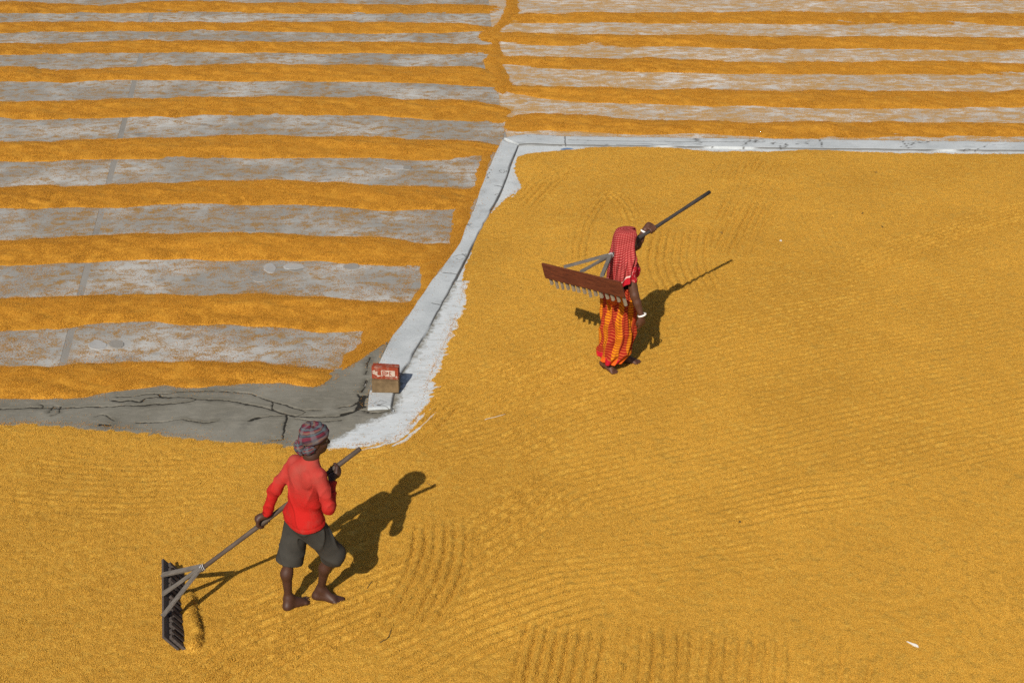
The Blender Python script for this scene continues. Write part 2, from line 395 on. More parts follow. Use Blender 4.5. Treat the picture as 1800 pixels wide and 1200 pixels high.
# left yard: two big slabs with a mortar joint between them
J0, J1 = np.array([-4.16, 12.0]), np.array([-7.1, 31.0])
jd = (J1 - J0) / np.linalg.norm(J1 - J0); jn = np.array([-jd[1], jd[0]])
yard = tag(sheet('yard', [(-30, 31)] + [tuple(J1 + jn * 0.04)] + [tuple(J0 + jn * 0.04)] + [(-30, 12.0)], 0.004, M['yard_grey']), kind='structure')
kl = [tuple(p) for p in KERB_L[::4]]
sheet('slab', [tuple(J0 - jn * 0.03)] + [(-2.6, 11.95), (-1.5, 12.1)] + kl[2:] + [(-0.10, 19.2), (-0.56, 31), tuple(J1 - jn * 0.03)], 0.004, M['yard_grey'], yard)
sheet('mortar_joint', [tuple(J0 + jn * 0.045), tuple(J0 - jn * 0.035), tuple(J1 - jn * 0.035), tuple(J1 + jn * 0.045)], 0.002, M['mortar'], yard)
sheet('slab', [(-0.05, 18.7), (30, 18.6), (30, 31), (-0.60, 31), (-0.16, 20)], 0.008, M['yard_pale'], yard)
# lime-washed apron beside the kerbs
ap = [tuple(p) for p in KERB_R[::4]]
tag(sheet('apron', ap + [(30, 19.6), (30, 17.2), (1.6, 17.2), (0.9, 14.5), (0.0, 11.0), (-1.0, 10.7), (-1.25, 11.2)], 0.006, M['apron']), kind='structure')

def kerb_slabs(name, A, B, cuts, h=0.034, gap=0.002, lines=()):
    """a low concrete strip cast in lengths between the edge lines A and B"""
    root = None; A = A.copy(); B = B.copy()
    A += 0.018 * np.stack([fbm(A[:, 0] * 2.5, A[:, 1] * 2.5, 81), fbm(A[:, 0] * 2.5, A[:, 1] * 2.5, 82)], 1); B += 0.014 * np.stack([fbm(B[:, 0] * 3, B[:, 1] * 3, 83), fbm(B[:, 0] * 3, B[:, 1] * 3, 84)], 1)
    n = len(A); edges = [0] + cuts + [n - 1]
    for a, b2 in zip(edges[:-1], edges[1:]):
        nu = (b2 - a) * 8 + 1; nv = 26
        s = np.linspace(a, b2, nu)
        P = np.stack([np.interp(s, np.arange(n), A[:, k]) for k in (0, 1)], 1); Q = np.stack([np.interp(s, np.arange(n), B[:, k]) for k in (0, 1)], 1)
        d = P[-1] - P[0]; d /= np.linalg.norm(d)
        P[0] += d * gap; Q[0] += d * gap; P[-1] -= d * gap; Q[-1] -= d * gap
        t = np.linspace(0, 1, nv)[None, :, None]
        X = P[:, None] * (1 - t) + Q[:, None] * t
        x, y = X[..., 0], X[..., 1]
        e = np.minimum(np.linspace(0, 1, nv), 1 - np.linspace(0, 1, nv))[None] * np.linalg.norm(P - Q, axis=1)[:, None]
        ee = np.minimum(np.arange(nu), np.arange(nu)[::-1])[:, None] * np.linalg.norm(P[-1] - P[0]) / nu
        m = np.minimum(e + 0 * ee, 0.18 * ee + 0 * e)
        chip = 0.012 * np.clip(fbm(x * 9, y * 9, 5), 0, 1)
        z = h * sstep(-0.004, 0.012, m - chip * 0.8) + 0.003 * fbm(x * 4, y * 4, 8) - 0.012 * (m <= 1e-6)
        ck = sstep(0.972, 0.99, 1 - np.abs(fbm(x * 2.2, y * 2.2, 21, 5)) * 1.3) * sstep(0.45, 0.6, vnoise(x * 1.1, y * 1.1, 31))
        for ln in lines:
            ck = np.maximum(ck, 1 - sstep(0.003, 0.012, line_dist(x + 0.01 * fbm(x * 20, y * 20, 17), y + 0.01 * fbm(x * 20, y * 20, 18), GP(ln))[0]))
        eb = (1 - np.linspace(0, 1, nv))[None] * np.linalg.norm(P - Q, axis=1)[:, None]
        ck = np.maximum(ck, (1 - sstep(0.004, 0.016, np.abs(eb - 0.008 - 0.008 * vnoise(x * 6, y * 6, 3)))) * sstep(0.25, 0.5, vnoise(x * 3, y * 3, 13)))
        z = z - 0.006 * ck
        me = mesh_np(name, np.stack([x, y, z], -1).reshape(-1, 3), grid_faces(nu, nv)[:, ::-1])
        attr(me, 'crack', ck.ravel() * 0.9)
        o = obj('kerb' if root is None else 'kerb_slab', me, M['kerb'], root)
        if root is None: root = tag(o, kind='structure')
    return root
kerb_slabs('kerb', KERB_L, KERB_R, [], lines=[[(780, 484), (803, 486)], [(760, 537), (790, 545)], [(684, 604), (690, 588), (700, 572)], [(660, 640), (668, 622), (680, 606)], [(652, 690), (660, 655)], [(870, 330), (885, 333)]])
KU = catmull(GP([(884, 246), (925, 240), (995, 243), (1100, 245), (1350, 248), (1600, 251), (1850, 254), (2300, 258)]), 10)
KD = catmull(GP([(912, 258), (935, 257), (1000, 259), (1100, 260), (1350, 264), (1600, 267), (1850, 269), (2300, 273)]), 10)
kerb_slabs('kerb', KU, KD, [], lines=[[(993, 243), (994, 259)], [(1085, 258), (1130, 257), (1172, 259)], [(1440, 248), (1446, 264)], [(1585, 252), (1598, 266)], [(1000, 250), (1090, 252), (1200, 253), (1340, 254)]])

# gutter with its cracks: a fine sheet of cement
GUT = GP([(-500, 680), (0, 676), (200, 668), (300, 662), (420, 660), (520, 662), (560, 664), (582, 657), (615, 641), (655, 620), (694, 594), (732, 560), (778, 500), (850, 470), (850, 600), (830, 700), (800, 800), (720, 830), (560, 815), (400, 800), (200, 790), (0, 780), (-500, 780)])
LIME = GP([(560, 800), (590, 775), (640, 748), (668, 738), (695, 724), (716, 650), (748, 600), (800, 500), (850, 480), (860, 600), (830, 760), (700, 840), (540, 830)])
CRACKS = [
    ([(-60, 724), (0, 722), (60, 719), (110, 719), (150, 717), (215, 716), (290, 712), (335, 708), (346, 704), (400, 706), (450, 715), (480, 723), (505, 731), (545, 736), (590, 735), (618, 729), (632, 719)], 2.6),
    ([(70, 712), (75, 716), (72, 719)], 2.0),
    ([(205, 700), (232, 699), (255, 695), (280, 694), (320, 691), (356, 689), (400, 690), (440, 694), (470, 705), (500, 714), (528, 722), (537, 727), (520, 735), (504, 731)], 1.7),
    ([(198, 706), (215, 708), (232, 706), (248, 709), (255, 703), (275, 700), (298, 701), (335, 701), (346, 704)], 2.6),
    ([(278, 694), (284, 699), (300, 702)], 2.4),
    ([(478, 707), (477, 717), (480, 723)], 1.3),
    ([(504, 731), (503, 741), (499, 752), (500, 762), (497, 774)], 2.4),
    ([(497, 774), (485, 775), (478, 776)], 3.4), ([(503, 732), (480, 733), (458, 736)], 1.5), ([(455, 736), (447, 738), (438, 741)], 4.2),
    ([(168, 733), (178, 730), (190, 734), (200, 741)], 1.4), ([(240, 745), (285, 744), (305, 740), (322, 739), (357, 745), (372, 743), (380, 742)], 1.6),
    ([(178, 749), (192, 750)], 5.5), ([(530, 722), (562, 724)], 2.0), ([(520, 738), (560, 744), (600, 741)], 1.0),
    ([(598, 718), (620, 715), (632, 706)], 2.6), ([(630, 722), (633, 710), (638, 700)], 10.0), ([(602, 731), (622, 726), (640, 717)], 5.0), ([(638, 724), (648, 725)], 4.0),
    ([(634, 702), (630, 694)], 3.2), ([(636, 690), (641, 682), (645, 670)], 1.8), ([(645, 660), (647, 640), (652, 630)], 1.1), ([(647, 700), (654, 690)], 3.6),
    ([(640, 727), (668, 728), (686, 722)], 1.4), ([(687, 718), (692, 724)], 3.0), ([(668, 606), (682, 606)], 3.0), ([(682, 604), (688, 590), (698, 574)], 2.0),
    ([(84, 727), (95, 716), (108, 716), (104, 727), (90, 732)], 1.0)]
st = 0.009
gx, gy = np.meshgrid(np.arange(-6.6, -0.15, st), np.arange(10.35, 14.2, st), indexing='ij')
gsd = poly_sd(gx, gy, GUT)
keep = gsd > -0.02
lx = gx[keep]; ly = gy[keep]
jx = lx + 0.020 * fbm(lx * 11, ly * 11, 71) + 0.008 * fbm(lx * 45, ly * 45, 73, 2); jy = ly + 0.020 * fbm(lx * 11, ly * 11, 72) + 0.008 * fbm(lx * 45, ly * 45, 74, 2)
crack = np.zeros(lx.shape); stain = np.zeros(lx.shape)
for pts, w in CRACKS:
    line = GP(pts); lo = line.min(0) - .15; hi = line.max(0) + .15
    m = (lx > lo[0]) & (lx < hi[0]) & (ly > lo[1]) & (ly < hi[1])
    d = line_dist(jx[m], jy[m], line)[0]
    wd = w / 185.0 * 0.55 * (0.35 + 1.3 * vnoise(lx[m] * 12, ly[m] * 12, 5))
    stain[m] = np.maximum(stain[m], (1 - sstep(0.0, 0.05 + 0.012 * w, d)) * vnoise(lx[m] * 5, ly[m] * 5, 15))
    crack[m] = np.maximum(crack[m], 1 - sstep(wd * 0.55, wd + 0.006, d))
lsd = poly_sd(lx, ly, LIME)
gz_ = 0.016 + 0.002 * fbm(lx * 2, ly * 2, 3) + 0.001 * fbm(lx * 20, ly * 20, 4) - 0.012 * crack - 0.025 * (1 - sstep(-0.02, 0.0, gsd[keep]))
idx = -np.ones(gx.shape, int); idx[keep] = np.arange(keep.sum())
F = np.stack([idx[:-1, :-1], idx[1:, :-1], idx[1:, 1:], idx[:-1, 1:]], -1).reshape(-1, 4); F = F[(F >= 0).all(1)]
gme = mesh_np('gutter', np.stack([lx, ly, gz_], 1), F)
attr(gme, 'crack', crack); attr(gme, 'stain', stain); attr(gme, 'lime', 0.5 + np.clip(lsd / 0.28, -0.5, 0.5))
tag(obj('gutter', gme, M['gutter']), kind='structure')

# round repairs in the yard concrete
for (px, py, rx, ry, mt, zz) in [(474, 472, 11, 10, 'mortar_pale', .010), (516, 469, 19, 6, 'mortar_pale', .009), (520, 474, 13, 5, 'mortar', .007), (618, 469, 15, 6, 'mortar', .009), (456, 493, 12, 4, 'mortar', .009),
                                 (172, 607, 17, 9, 'mortar_pale', .009), (204, 606, 14, 8, 'mortar', .011), (440, 405, 10, 4, 'mortar', .009), (696, 295, 22, 4, 'mortar_pale', .009), (716, 296, 8, 4, 'mortar', .012), (200, 67, 11, 3, 'mortar', .009), (425, 66, 13, 4, 'mortar', .009), (75, 109, 9, 2.5, 'mortar', .009)]:
    a = np.linspace(0, 2 * math.pi, 22, endpoint=False)
    r = 1 + 0.22 * fbm(np.cos(a) * 1.5 + px, np.sin(a) * 1.5 + py, 9)
    x, y = G(px + rx * r * np.cos(a), py + ry * r * np.sin(a))
    cx, cy = x.mean(), y.mean()
    V = [(X, Y, 0.003) for X, Y in zip(x, y)] + [(cx + .88 * (X - cx), cy + .88 * (Y - cy), zz) for X, Y in zip(x, y)]
    F = [(i, (i + 1) % 22, 22 + (i + 1) % 22, 22 + i) for i in range(22)] + [tuple(range(22, 44))]
    me = bpy.data.meshes.new('mortar_patch'); me.from_pydata(V, [], F)
    if me.polygons[-1].normal.z < 0: me.flip_normals()
    obj('mortar_patch', me, M[mt], yard)

# ------------------------------------------------------------------ grain scatter (geometry nodes, stuff only)
def grain_cluster(name, n, R, mat, L=0.0095, W=0.0034):
    V = []; F = []; T = []
    for i in range(n):
        r = R * math.sqrt(random.random()); a = random.uniform(0, 6.283); h = random.uniform(0, 6.283)
        tl = random.gauss(0, 0.33)
        d = Vector((math.cos(h) * math.cos(tl), math.sin(h) * math.cos(tl), math.sin(tl)))
        s1 = Vector((-math.sin(h), math.cos(h), 0)); s2 = d.cross(s1)
        c = Vector((r * math.cos(a), r * math.sin(a), random.uniform(0.0, 0.0042)))
        l = L * random.uniform(0.85, 1.15) / 2; w = W * random.uniform(0.85, 1.15) / 2
        k = len(V)
        V += [c + d * l, c - d * l, c + s1 * w, c + s2 * w * .75, c - s1 * w, c - s2 * w * .75]
        for q in range(4):
            p0, p1 = k + 2 + q, k + 2 + (q + 1) % 4
            F += [(k, p0, p1), (k + 1, p1, p0)]
        T += [min(max(random.gauss(0.52, 0.17), 0), 1)] * 6
    me = mesh_np(name, [tuple(v) for v in V], F, True); attr(me, 'tint', T)
    me.materials.append(mat)
    return bpy.data.objects.new(name, me)          # a source shape, not placed in the scene itself
CL_F = [grain_cluster('grain_patch', 36, 0.034, M['grain']) for _ in range(3)]
CL_R = [grain_cluster('grain_row_patch', 115, 0.062, M['grain_row']) for _ in range(3)]
CL_1 = [grain_cluster('single_grain', 1, 0.001, M['grain_row'], 0.0100, 0.0038) for _ in range(3)]
CL_5 = [grain_cluster('few_grains', 7, 0.03, M['grain_row'], 0.0100, 0.0038) for _ in range(3)]

def scatter_tree(name, sources, density, on_points=False, smin=0.8, smax=1.2):
    t = bpy.data.node_groups.new(name, 'GeometryNodeTree')
    t.interface.new_socket('Geometry', in_out='INPUT', socket_type='NodeSocketGeometry')
    t.interface.new_socket('Geometry', in_out='OUTPUT', socket_type='NodeSocketGeometry')
    N = t.nodes.new; lk = t.links.new
    gi = N('NodeGroupInput'); go = N('NodeGroupOutput')
    join = N('GeometryNodeJoinGeometry')
    for s in sources:
        oi = N('GeometryNodeObjectInfo'); oi.inputs['Object'].default_value = s; oi.inputs['As Instance'].default_value = False
        g2 = N('GeometryNodeGeometryToInstance'); lk(oi.outputs['Geometry'], g2.inputs[0]); lk(g2.outputs[0], join.inputs[0])
    iop = N('GeometryNodeInstanceOnPoints'); iop.inputs['Pick Instance'].default_value = True
    lk(join.outputs[0], iop.inputs['Instance'])
    rv = N('FunctionNodeRandomValue'); rv.data_type = 'FLOAT_VECTOR'; rv.inputs[0].default_value = (0, 0, 0); rv.inputs[1].default_value = (0, 0, 6.283)
    if on_points:
        lk(gi.outputs[0], iop.inputs['Points']); lk(rv.outputs[0], iop.inputs['Rotation'])
    else:
        dp = N('GeometryNodeDistributePointsOnFaces'); dp.inputs['Density'].default_value = density
        at = N('GeometryNodeInputNamedAttribute'); at.data_type = 'FLOAT'; at.inputs['Name'].default_value = 'dens'
        mu = N('ShaderNodeMath'); mu.operation = 'MULTIPLY'; mu.inputs[1].default_value = density; lk(at.outputs[0], mu.inputs[0])
        lk(mu.outputs[0], dp.inputs['Density'])
        lk(gi.outputs[0], dp.inputs['Mesh']); lk(dp.outputs['Points'], iop.inputs['Points'])
        rr = N('FunctionNodeRotateRotation'); rr.rotation_space = 'LOCAL'
        e2r = N('FunctionNodeEulerToRotation'); lk(rv.outputs[0], e2r.inputs[0])
        lk(dp.outputs['Rotation'], rr.inputs[0]); lk(e2r.outputs[0], rr.inputs[1]); lk(rr.outputs[0], iop.inputs['Rotation'])
    rs = N('FunctionNodeRandomValue'); rs.data_type = 'FLOAT'; rs.inputs[2].default_value = smin; rs.inputs[3].default_value = smax
    lk(rs.outputs[1], iop.inputs['Scale'])
    lk(iop.outputs[0], go.inputs[0])
    return t
TREE_F = scatter_tree('field_grain', CL_F, 800.0)
TREE_R = scatter_tree('row_grain', CL_R, 230.0)
TREE_RF = scatter_tree('far_row_grain', CL_R, 110.0, smin=1.0, smax=1.4)
TREE_1 = scatter_tree('stray_grain', CL_1, 0, True)
TREE_5 = scatter_tree('stray_grains', CL_5, 0, True, 0.5, 1.3)
def scatter(o_name, me, tree, parent=None):
    o = obj(o_name, me, None, parent)
    m = o.modifiers.new('grain', 'NODES'); m.node_group = tree
    return tag(o, kind='stuff')

# ------------------------------------------------------------------ the raked field of paddy
FIELD = GP([(908, 276), (935, 271), (975, 267), (1040, 260), (1150, 259), (1250, 266), (1350, 268), (1440, 264), (1520, 268), (1600, 270), (1700, 271), (1800, 271), (2600, 274), (2600, 1500), (-900, 1500), (-900, 750), (0, 748), (60, 745), (110, 747), (150, 750), (235, 756), (290, 764), (350, 771), (440, 776), (495, 777), (540, 784), (600, 787), (650, 783), (690, 775), (715, 760), (735, 733), (745, 697), (757, 660), (775, 618), (790, 588), (802, 556), (812, 520), (818, 480), (822, 460), (830, 430), (850, 392), (870, 366), (893, 348), (917, 330), (905, 303)])
# rake passes: centre line in the photograph, half width in metres, depth in metres, tooth spacing
TRACKS = [
    ([(700, 760), (950, 700), (1300, 610), (1800, 520)], 0.75, 0.0030, 0.075), ([(760, 640), (900, 600), (1300, 500), (1800, 400)], 0.6, 0.0024, 0.075),
    ([(900, 780), (1200, 720), (1500, 660), (1850, 600)], 0.7, 0.0026, 0.08), ([(1000, 900), (1300, 830), (1600, 760), (1900, 700)], 0.7, 0.0028, 0.08),
    ([(850, 1010), (1100, 985), (1400, 950)], 0.42, 0.0026, 0.08), ([(0, 830), (200, 850), (420, 840)], 0.5, 0.0022, 0.08),
    ([(1480, 480), (1620, 425), (1800, 372), (1900, 350)], 0.26, 0.0060, 0.075),
    ([(1690, 1010), (1750, 1090), (1800, 1180)], 0.45, 0.0030, 0.08), ([(1420, 360), (1470, 460)], 0.3, 0.0028, 0.075), ([(1560, 330), (1600, 420)], 0.3, 0.0022, 0.075),
    ([(905, 372), (960, 318), (1010, 290)], 0.22, 0.0070, 0.09),
    ([(1012, 470), (1022, 400), (1052, 352), (1075, 340), (1100, 362), (1118, 400)], 0.14, 0.0060, 0.075),
    ([(1270, 455), (1305, 380), (1350, 300), (1370, 275)], 0.36, 0.0075, 0.08), ([(1270, 330), (1290, 275)], 0.25, 0.0050, 0.08),
    ([(1200, 395), (1190, 460), (1215, 520)], 0.40, 0.0075, 0.085),
    ([(790, 720), (900, 672), (1040, 612)], 0.40, 0.0058, 0.075), ([(860, 800), (1000, 735), (1150, 690)], 0.35, 0.0042, 0.08), ([(1250, 905), (1420, 870), (1560, 850)], 0.3, 0.0040, 0.085), ([(830, 590), (870, 560)], 0.2, 0.003, 0.075),
    ([(660, 1190), (860, 1090), (1040, 1030)], 0.38, 0.0050, 0.085),
    ([(330, 1230), (480, 1130), (640, 1060), (760, 1010), (900, 925), (1010, 850)], 0.34, 0.0085, 0.085),
    ([(690, 1130), (748, 1040), (772, 970), (776, 900)], 0.27, 0.0078, 0.080),
    ([(400, 1105), (440, 1085), (490, 1068), (545, 1040)], 0.26, 0.0085, 0.085),
    ([(960, 1260), (985, 1150), (1000, 1085)], 0.32, 0.0110, 0.078), ([(1150, 1260), (1160, 1150), (1165, 1085)], 0.30, 0.0100, 0.085),
    ([(1300, 1260), (1310, 1170), (1315, 1100)], 0.32, 0.0105, 0.085), ([(1480, 1260), (1490, 1190), (1500, 1110)], 0.30, 0.0075, 0.09),
    ([(20, 905), (90, 900), (160, 893)], 0.07, 0.0, 0.085),
    ([(655, 800), (690, 766), (742, 722), (770, 690)], 0.30, 0.0090, 0.075), ([(590, 800), (670, 785), (730, 756)], 0.16, 0.007, 0.07)]
st = 0.017
fx, fy = np.meshgrid(np.arange(-6.2, 9.2, st), np.arange(6.9, 19.3, st), indexing='ij')
half = 0.36 * fy + 1.1
keep = np.abs(fx) < half
sub = np.zeros(fx.shape, bool)
x, y = fx[keep], fy[keep]
sd = poly_sd(x, y, FIELD)
m0 = sd > -0.32
kk = np.zeros(fx.shape, bool); kk[keep] = m0; keep = kk
x, y, sd = fx[keep], fy[keep], sd[m0]
sdn = sd + 0.05 * fbm(x * 5, y * 5, 41) + 0.02 * fbm(x * 25, y * 25, 43, 3)
body = -0.012 + 0.046 * sstep(-0.17, 0.22, sdn)
bed = 0.010 * fbm(x * 1.1, y * 1.1, 50, 3) + 0.0035 * fbm(x * 9, y * 9, 52, 3) + 0.0095 * (vnoise(x * 28, y * 28, 55) - 0.5)
groove = np.zeros(x.shape)
for pts, hw, amp, sp in TRACKS:
    line = catmull(GP(pts, 0.03), 5)
    lo = line.min(0) - hw - .2; hi = line.max(0) + hw + .2
    m = (x > lo[0]) & (x < hi[0]) & (y > lo[1]) & (y < hi[1])
    d, s, arc, L = line_dist(x[m], y[m], line)
    wob = 0.02 * fbm(x[m] * 3, y[m] * 3, 61)
    inside = (1 - sstep(hw * 0.8, hw * 1.05, d + wob)) * sstep(0.0, 0.35, arc) * sstep(0.0, 0.30, L - arc)
    tooth = np.floor((s + wob) / sp)
    teeth = 0.55 + 0.9 * _hash(tooth.astype(np.int64), np.full(tooth.shape, int(hw * 1000)), 77)
    amp *= 1.45 if amp > 0.0035 else 1.15
    g = amp * np.cos(2 * math.pi * (s + wob) / sp) * teeth * (0.45 + 1.1 * vnoise(x[m] * 2.6, y[m] * 2.6, 66)) + amp * 0.35 * fbm(x[m] * 22, y[m] * 22, 67, 2)
    groove[m] = groove[m] * (1 - 0.85 * inside) + g * inside
# a row of tooth marks where a rake was set down, and the small bank pushed up before the dragged rake
for i in range(9):
    cx, cy = G(42 + i * 13, 905 - i * 1.3, 0.03)
    groove += -0.010 * np.exp(-(((x - cx) / 0.018) ** 2 + ((y - cy) / 0.07) ** 2))
BANK = catmull(GP([(334, 1030), (337, 1060), (341, 1085), (347, 1105), (350, 1125), (343, 1148)], 0.03), 6)
d, s, arc, L = line_dist(x, y, BANK)
bank = 0.060 * np.where(s > 0, np.exp(-(s / 0.10) ** 2), np.exp(-(s / 0.018) ** 2)) * (d < 0.5) * sstep(0, .2, arc) * sstep(0, .08, L - arc)
bank = np.where(np.abs(np.abs(s) - d) < 0.03, bank, 0) * (0.7 + 0.6 * vnoise(x * 30, y * 30, 12))
inn = sstep(0.0, 0.12, sdn)
z = body + (bed * (0.35 + 0.65 * inn)) + groove * (0.45 + 0.55 * inn) + bank
idx = -np.ones(fx.shape, int); idx[keep] = np.arange(keep.sum())
F = np.stack([idx[:-1, :-1], idx[1:, :-1], idx[1:, 1:], idx[:-1, 1:]], -1).reshape(-1, 4); F = F[(F >= 0).all(1)]
fme = mesh_np('paddy_field', np.stack([x, y, z], 1), F)
attr(fme, 'dens', np.where(z > 0.010, 1.0, 0.0) * np.clip(1.25 - (y - 8) * 0.035, 0.6, 1.2))
field = tag(obj('paddy_field', fme, M['paddy']), 'wide bed of golden paddy raked in curving furrows', 'grain', kind='stuff')
scatter('paddy_grains', fme, TREE_F, field)
def field_z(px, py):
    i = int(round((px + 6.2) / st)); j = int(round((py - 6.9) / st)); k = idx[i, j]
    return float(z[k]) if k >= 0 else 0.0

# ------------------------------------------------------------------ heaped rows of paddy
def paddy_row(cols, height, label, seed, tree, lift=0.0):
    """cols: (x, far edge, near edge) measured along the row"""
    c = np.array(cols, float)
    P = GP(c[:, :2]); Q = GP(np.stack([c[:, 0], c[:, 2]], 1))
    L = np.concatenate([[0], np.cumsum(np.maximum(np.linalg.norm(np.diff((P + Q) / 2, axis=0), axis=1), 0.02))])
    n = max(int(L[-1] / 0.035), 12); nv = 30
    s = np.linspace(0, L[-1], n)
    def sm(a):
        v = np.interp(s, L, a)
        return v
    Pp = np.stack([sm(P[:, 0]), sm(P[:, 1])], 1); Qq = np.stack([sm(Q[:, 0]), sm(Q[:, 1])], 1)
    X0 = (Pp[:, 0] + Qq[:, 0]) / 2
    e1 = 0.06 * fbm(X0 * 1.9, np.zeros(n), seed, 5); e2 = 0.07 * fbm(X0 * 2.1, np.zeros(n) + 9, seed + 3, 6)
    Pp[:, 1] += e1 + 0.030; Qq[:, 1] += e2 - 0.015
    for A_ in (Pp, Qq):
        for k in (0, 1):
            e_ = np.concatenate([[A_[0, k]] * 2, A_[:, k], [A_[-1, k]] * 2]); A_[:, k] = np.convolve(e_, [.1, .2, .4, .2, .1], 'valid')
    wid = np.linalg.norm(Pp - Qq, axis=1)
    t = np.linspace(-0.05, 1.05, nv)                     # 0 far edge .. 1 near edge
    X = Pp[:, None] * (1 - t)[None, :, None] + Qq[:, None] * t[None, :, None]
    x, y = X[..., 0], X[..., 1]
    tt = np.clip(t, 0, 1)[None]
    prof = np.sin(np.pi * tt ** 0.9) ** 0.75
    prof = prof * (1 + 0.10 * np.sin(2 * np.pi * tt))
    hh = 0.62 * height * (np.minimum(1, wid / 0.55) * (0.35 + 0.65 * sstep(0, 1.0, L[-1] - s)) * (0.35 + 0.65 * sstep(0, 1.0, s)))[:, None] * (0.85 + 0.5 * fbm(X0 * 0.8, np.zeros(n) + 4, seed + 5, 3))[:, None]
    endf = (sstep(-0.02, 0.18, s - 0) * sstep(-0.02, 0.18, L[-1] - s))[:, None]
    lump = 0.040 * fbm(x * 1.6 + y * 2.2, y * 3.6, seed + 7, 4) + 0.012 * fbm(x * 10 + y * 4, y * 12, seed + 8, 3)
    z = hh * prof * (0.25 + 0.75 * endf) + lump * np.clip(prof * 1.6, 0, 1) + 0.009 * fbm(x * 16, y * 16, seed + 9, 3) * (1 - prof) - 0.004 + lift * np.clip(prof * 3, 0, 1)
    z = np.where((t < 0)[None] | (t > 1)[None], -0.02, z)
    me = mesh_np('paddy_row', np.stack([x, y, z], -1).reshape(-1, 3), grid_faces(n, nv)[:, ::-1])
    if me.polygons[len(me.polygons) // 2].normal.z < 0: me.flip_normals()
    attr(me, 'dens', (z > 0.006).astype(float).ravel())
    o = tag(obj('paddy_row', me, M['paddy_row']), label, 'grain row', 'heaped rows of drying paddy')
    scatter('loose_grain', me, tree, o)
    ROW_EDGES.append((Pp, Qq))
    return me
ROW_EDGES = []
LROWS = [
    ([(-300, -50, -34), (0, -46, -30), (400, -44, -28), (840, -42, -28)], .08),
    ([(-300, -22, -3), (0, -19, -2), (400, -18, -1), (700, -16, 0), (850, -14, -1)], .08),
    ([(-300, 8, 27), (0, 5, 25), (200, 8, 24), (330, 4, 22), (450, 5, 24), (650, 9, 26), (760, 9, 25), (860, 11, 25), (888, 14, 23)], .09),
    ([(-300, 44, 62), (0, 41, 59), (225, 41, 57), (450, 40, 56), (650, 41, 60), (780, 43, 59), (850, 45, 56), (885, 46, 52)], .09),
    ([(-300, 82, 101), (0, 78, 98), (225, 75, 94), (450, 76, 94), (650, 75, 95), (790, 78, 96), (872, 80, 96), (880, 86, 92)], .10),
    ([(-300, 124, 150), (0, 119, 146), (110, 123, 146), (225, 120, 142), (450, 115, 144), (650, 117, 145), (760, 120, 149), (850, 122, 154), (885, 128, 160), (905, 140, 164)], .11),
    ([(-300, 188, 218), (0, 181, 211), (60, 181, 211), (225, 176, 207), (450, 172, 203), (650, 174, 204), (770, 178, 211), (850, 181, 215), (885, 187, 217), (900, 196, 216)], .12),
    ([(-300, 262, 297), (0, 252, 285), (225, 246, 280), (450, 241, 279), (560, 242, 278), (650, 243, 279), (730, 246, 284), (800, 250, 281), (850, 252, 277), (880, 257, 273), (896, 262, 268)], .13),
    ([(-300, 344, 384), (0, 332, 369), (225, 325, 365), (330, 322, 359), (450, 321, 360), (520, 322, 361), (600, 324, 366), (680, 327, 371), (740, 329, 368), (796, 331, 368), (820, 332, 366), (838, 330, 350), (850, 326, 334)], .13),
    ([(-300, 440, 482), (0, 424, 466), (225, 416, 460), (350, 414, 456), (450, 414, 459), (560, 417, 459), (640, 420, 467), (690, 422, 470), (735, 425, 466), (760, 426, 468), (780, 427, 460), (798, 428, 444)], .14),
    ([(-300, 542, 594), (0, 527, 580), (60, 526, 580), (125, 523, 579), (190, 520, 570), (260, 520, 567), (330, 521, 571), (450, 523, 575), (560, 527, 583), (600, 530, 584), (636, 532, 582), (665, 533, 585), (690, 534, 576), (712, 534, 556), (728, 530, 538)], .14),
    ([(-300, 662, 712), (0, 650, 706), (60, 648, 706), (125, 646, 707), (160, 645, 702), (190, 644, 695), (225, 642, 690), (290, 641, 681), (320, 640, 685), (345, 640, 682), (400, 641, 677), (450, 642, 677), (500, 645, 677), (535, 650, 684), (560, 652, 682), (578, 654, 670), (588, 656, 662)], .11)]
LL = ['row of golden paddy farthest off along the left yard', 'second farthest row of golden paddy in the left yard', 'third farthest row of golden paddy in the left yard', 'fourth farthest row of golden paddy in the left yard',
      'fifth farthest row of golden paddy in the left yard', 'sixth farthest row of golden paddy in the left yard', 'paddy row ending just above the bend of the pale kerb', 'paddy row whose end points at the corner where the kerbs meet',
      'paddy row in the left yard with a hooked end beside the kerb, fifth from the cracked gutter', 'paddy row above the strip with round mortar repairs', 'paddy row between the last two grey strips, second from the gutter', 'paddy row nearest the cracked gutter, with a ragged front edge']
LL[8] = 'paddy row in the left yard, fourth from the cracked gutter'
for i, ((cols, h), lb) in enumerate(zip(LROWS, LL)):
    paddy_row(cols, h, lb, 100 + i * 17, TREE_R if i > 7 else TREE_RF, 0.016 if i == 11 else 0.0)
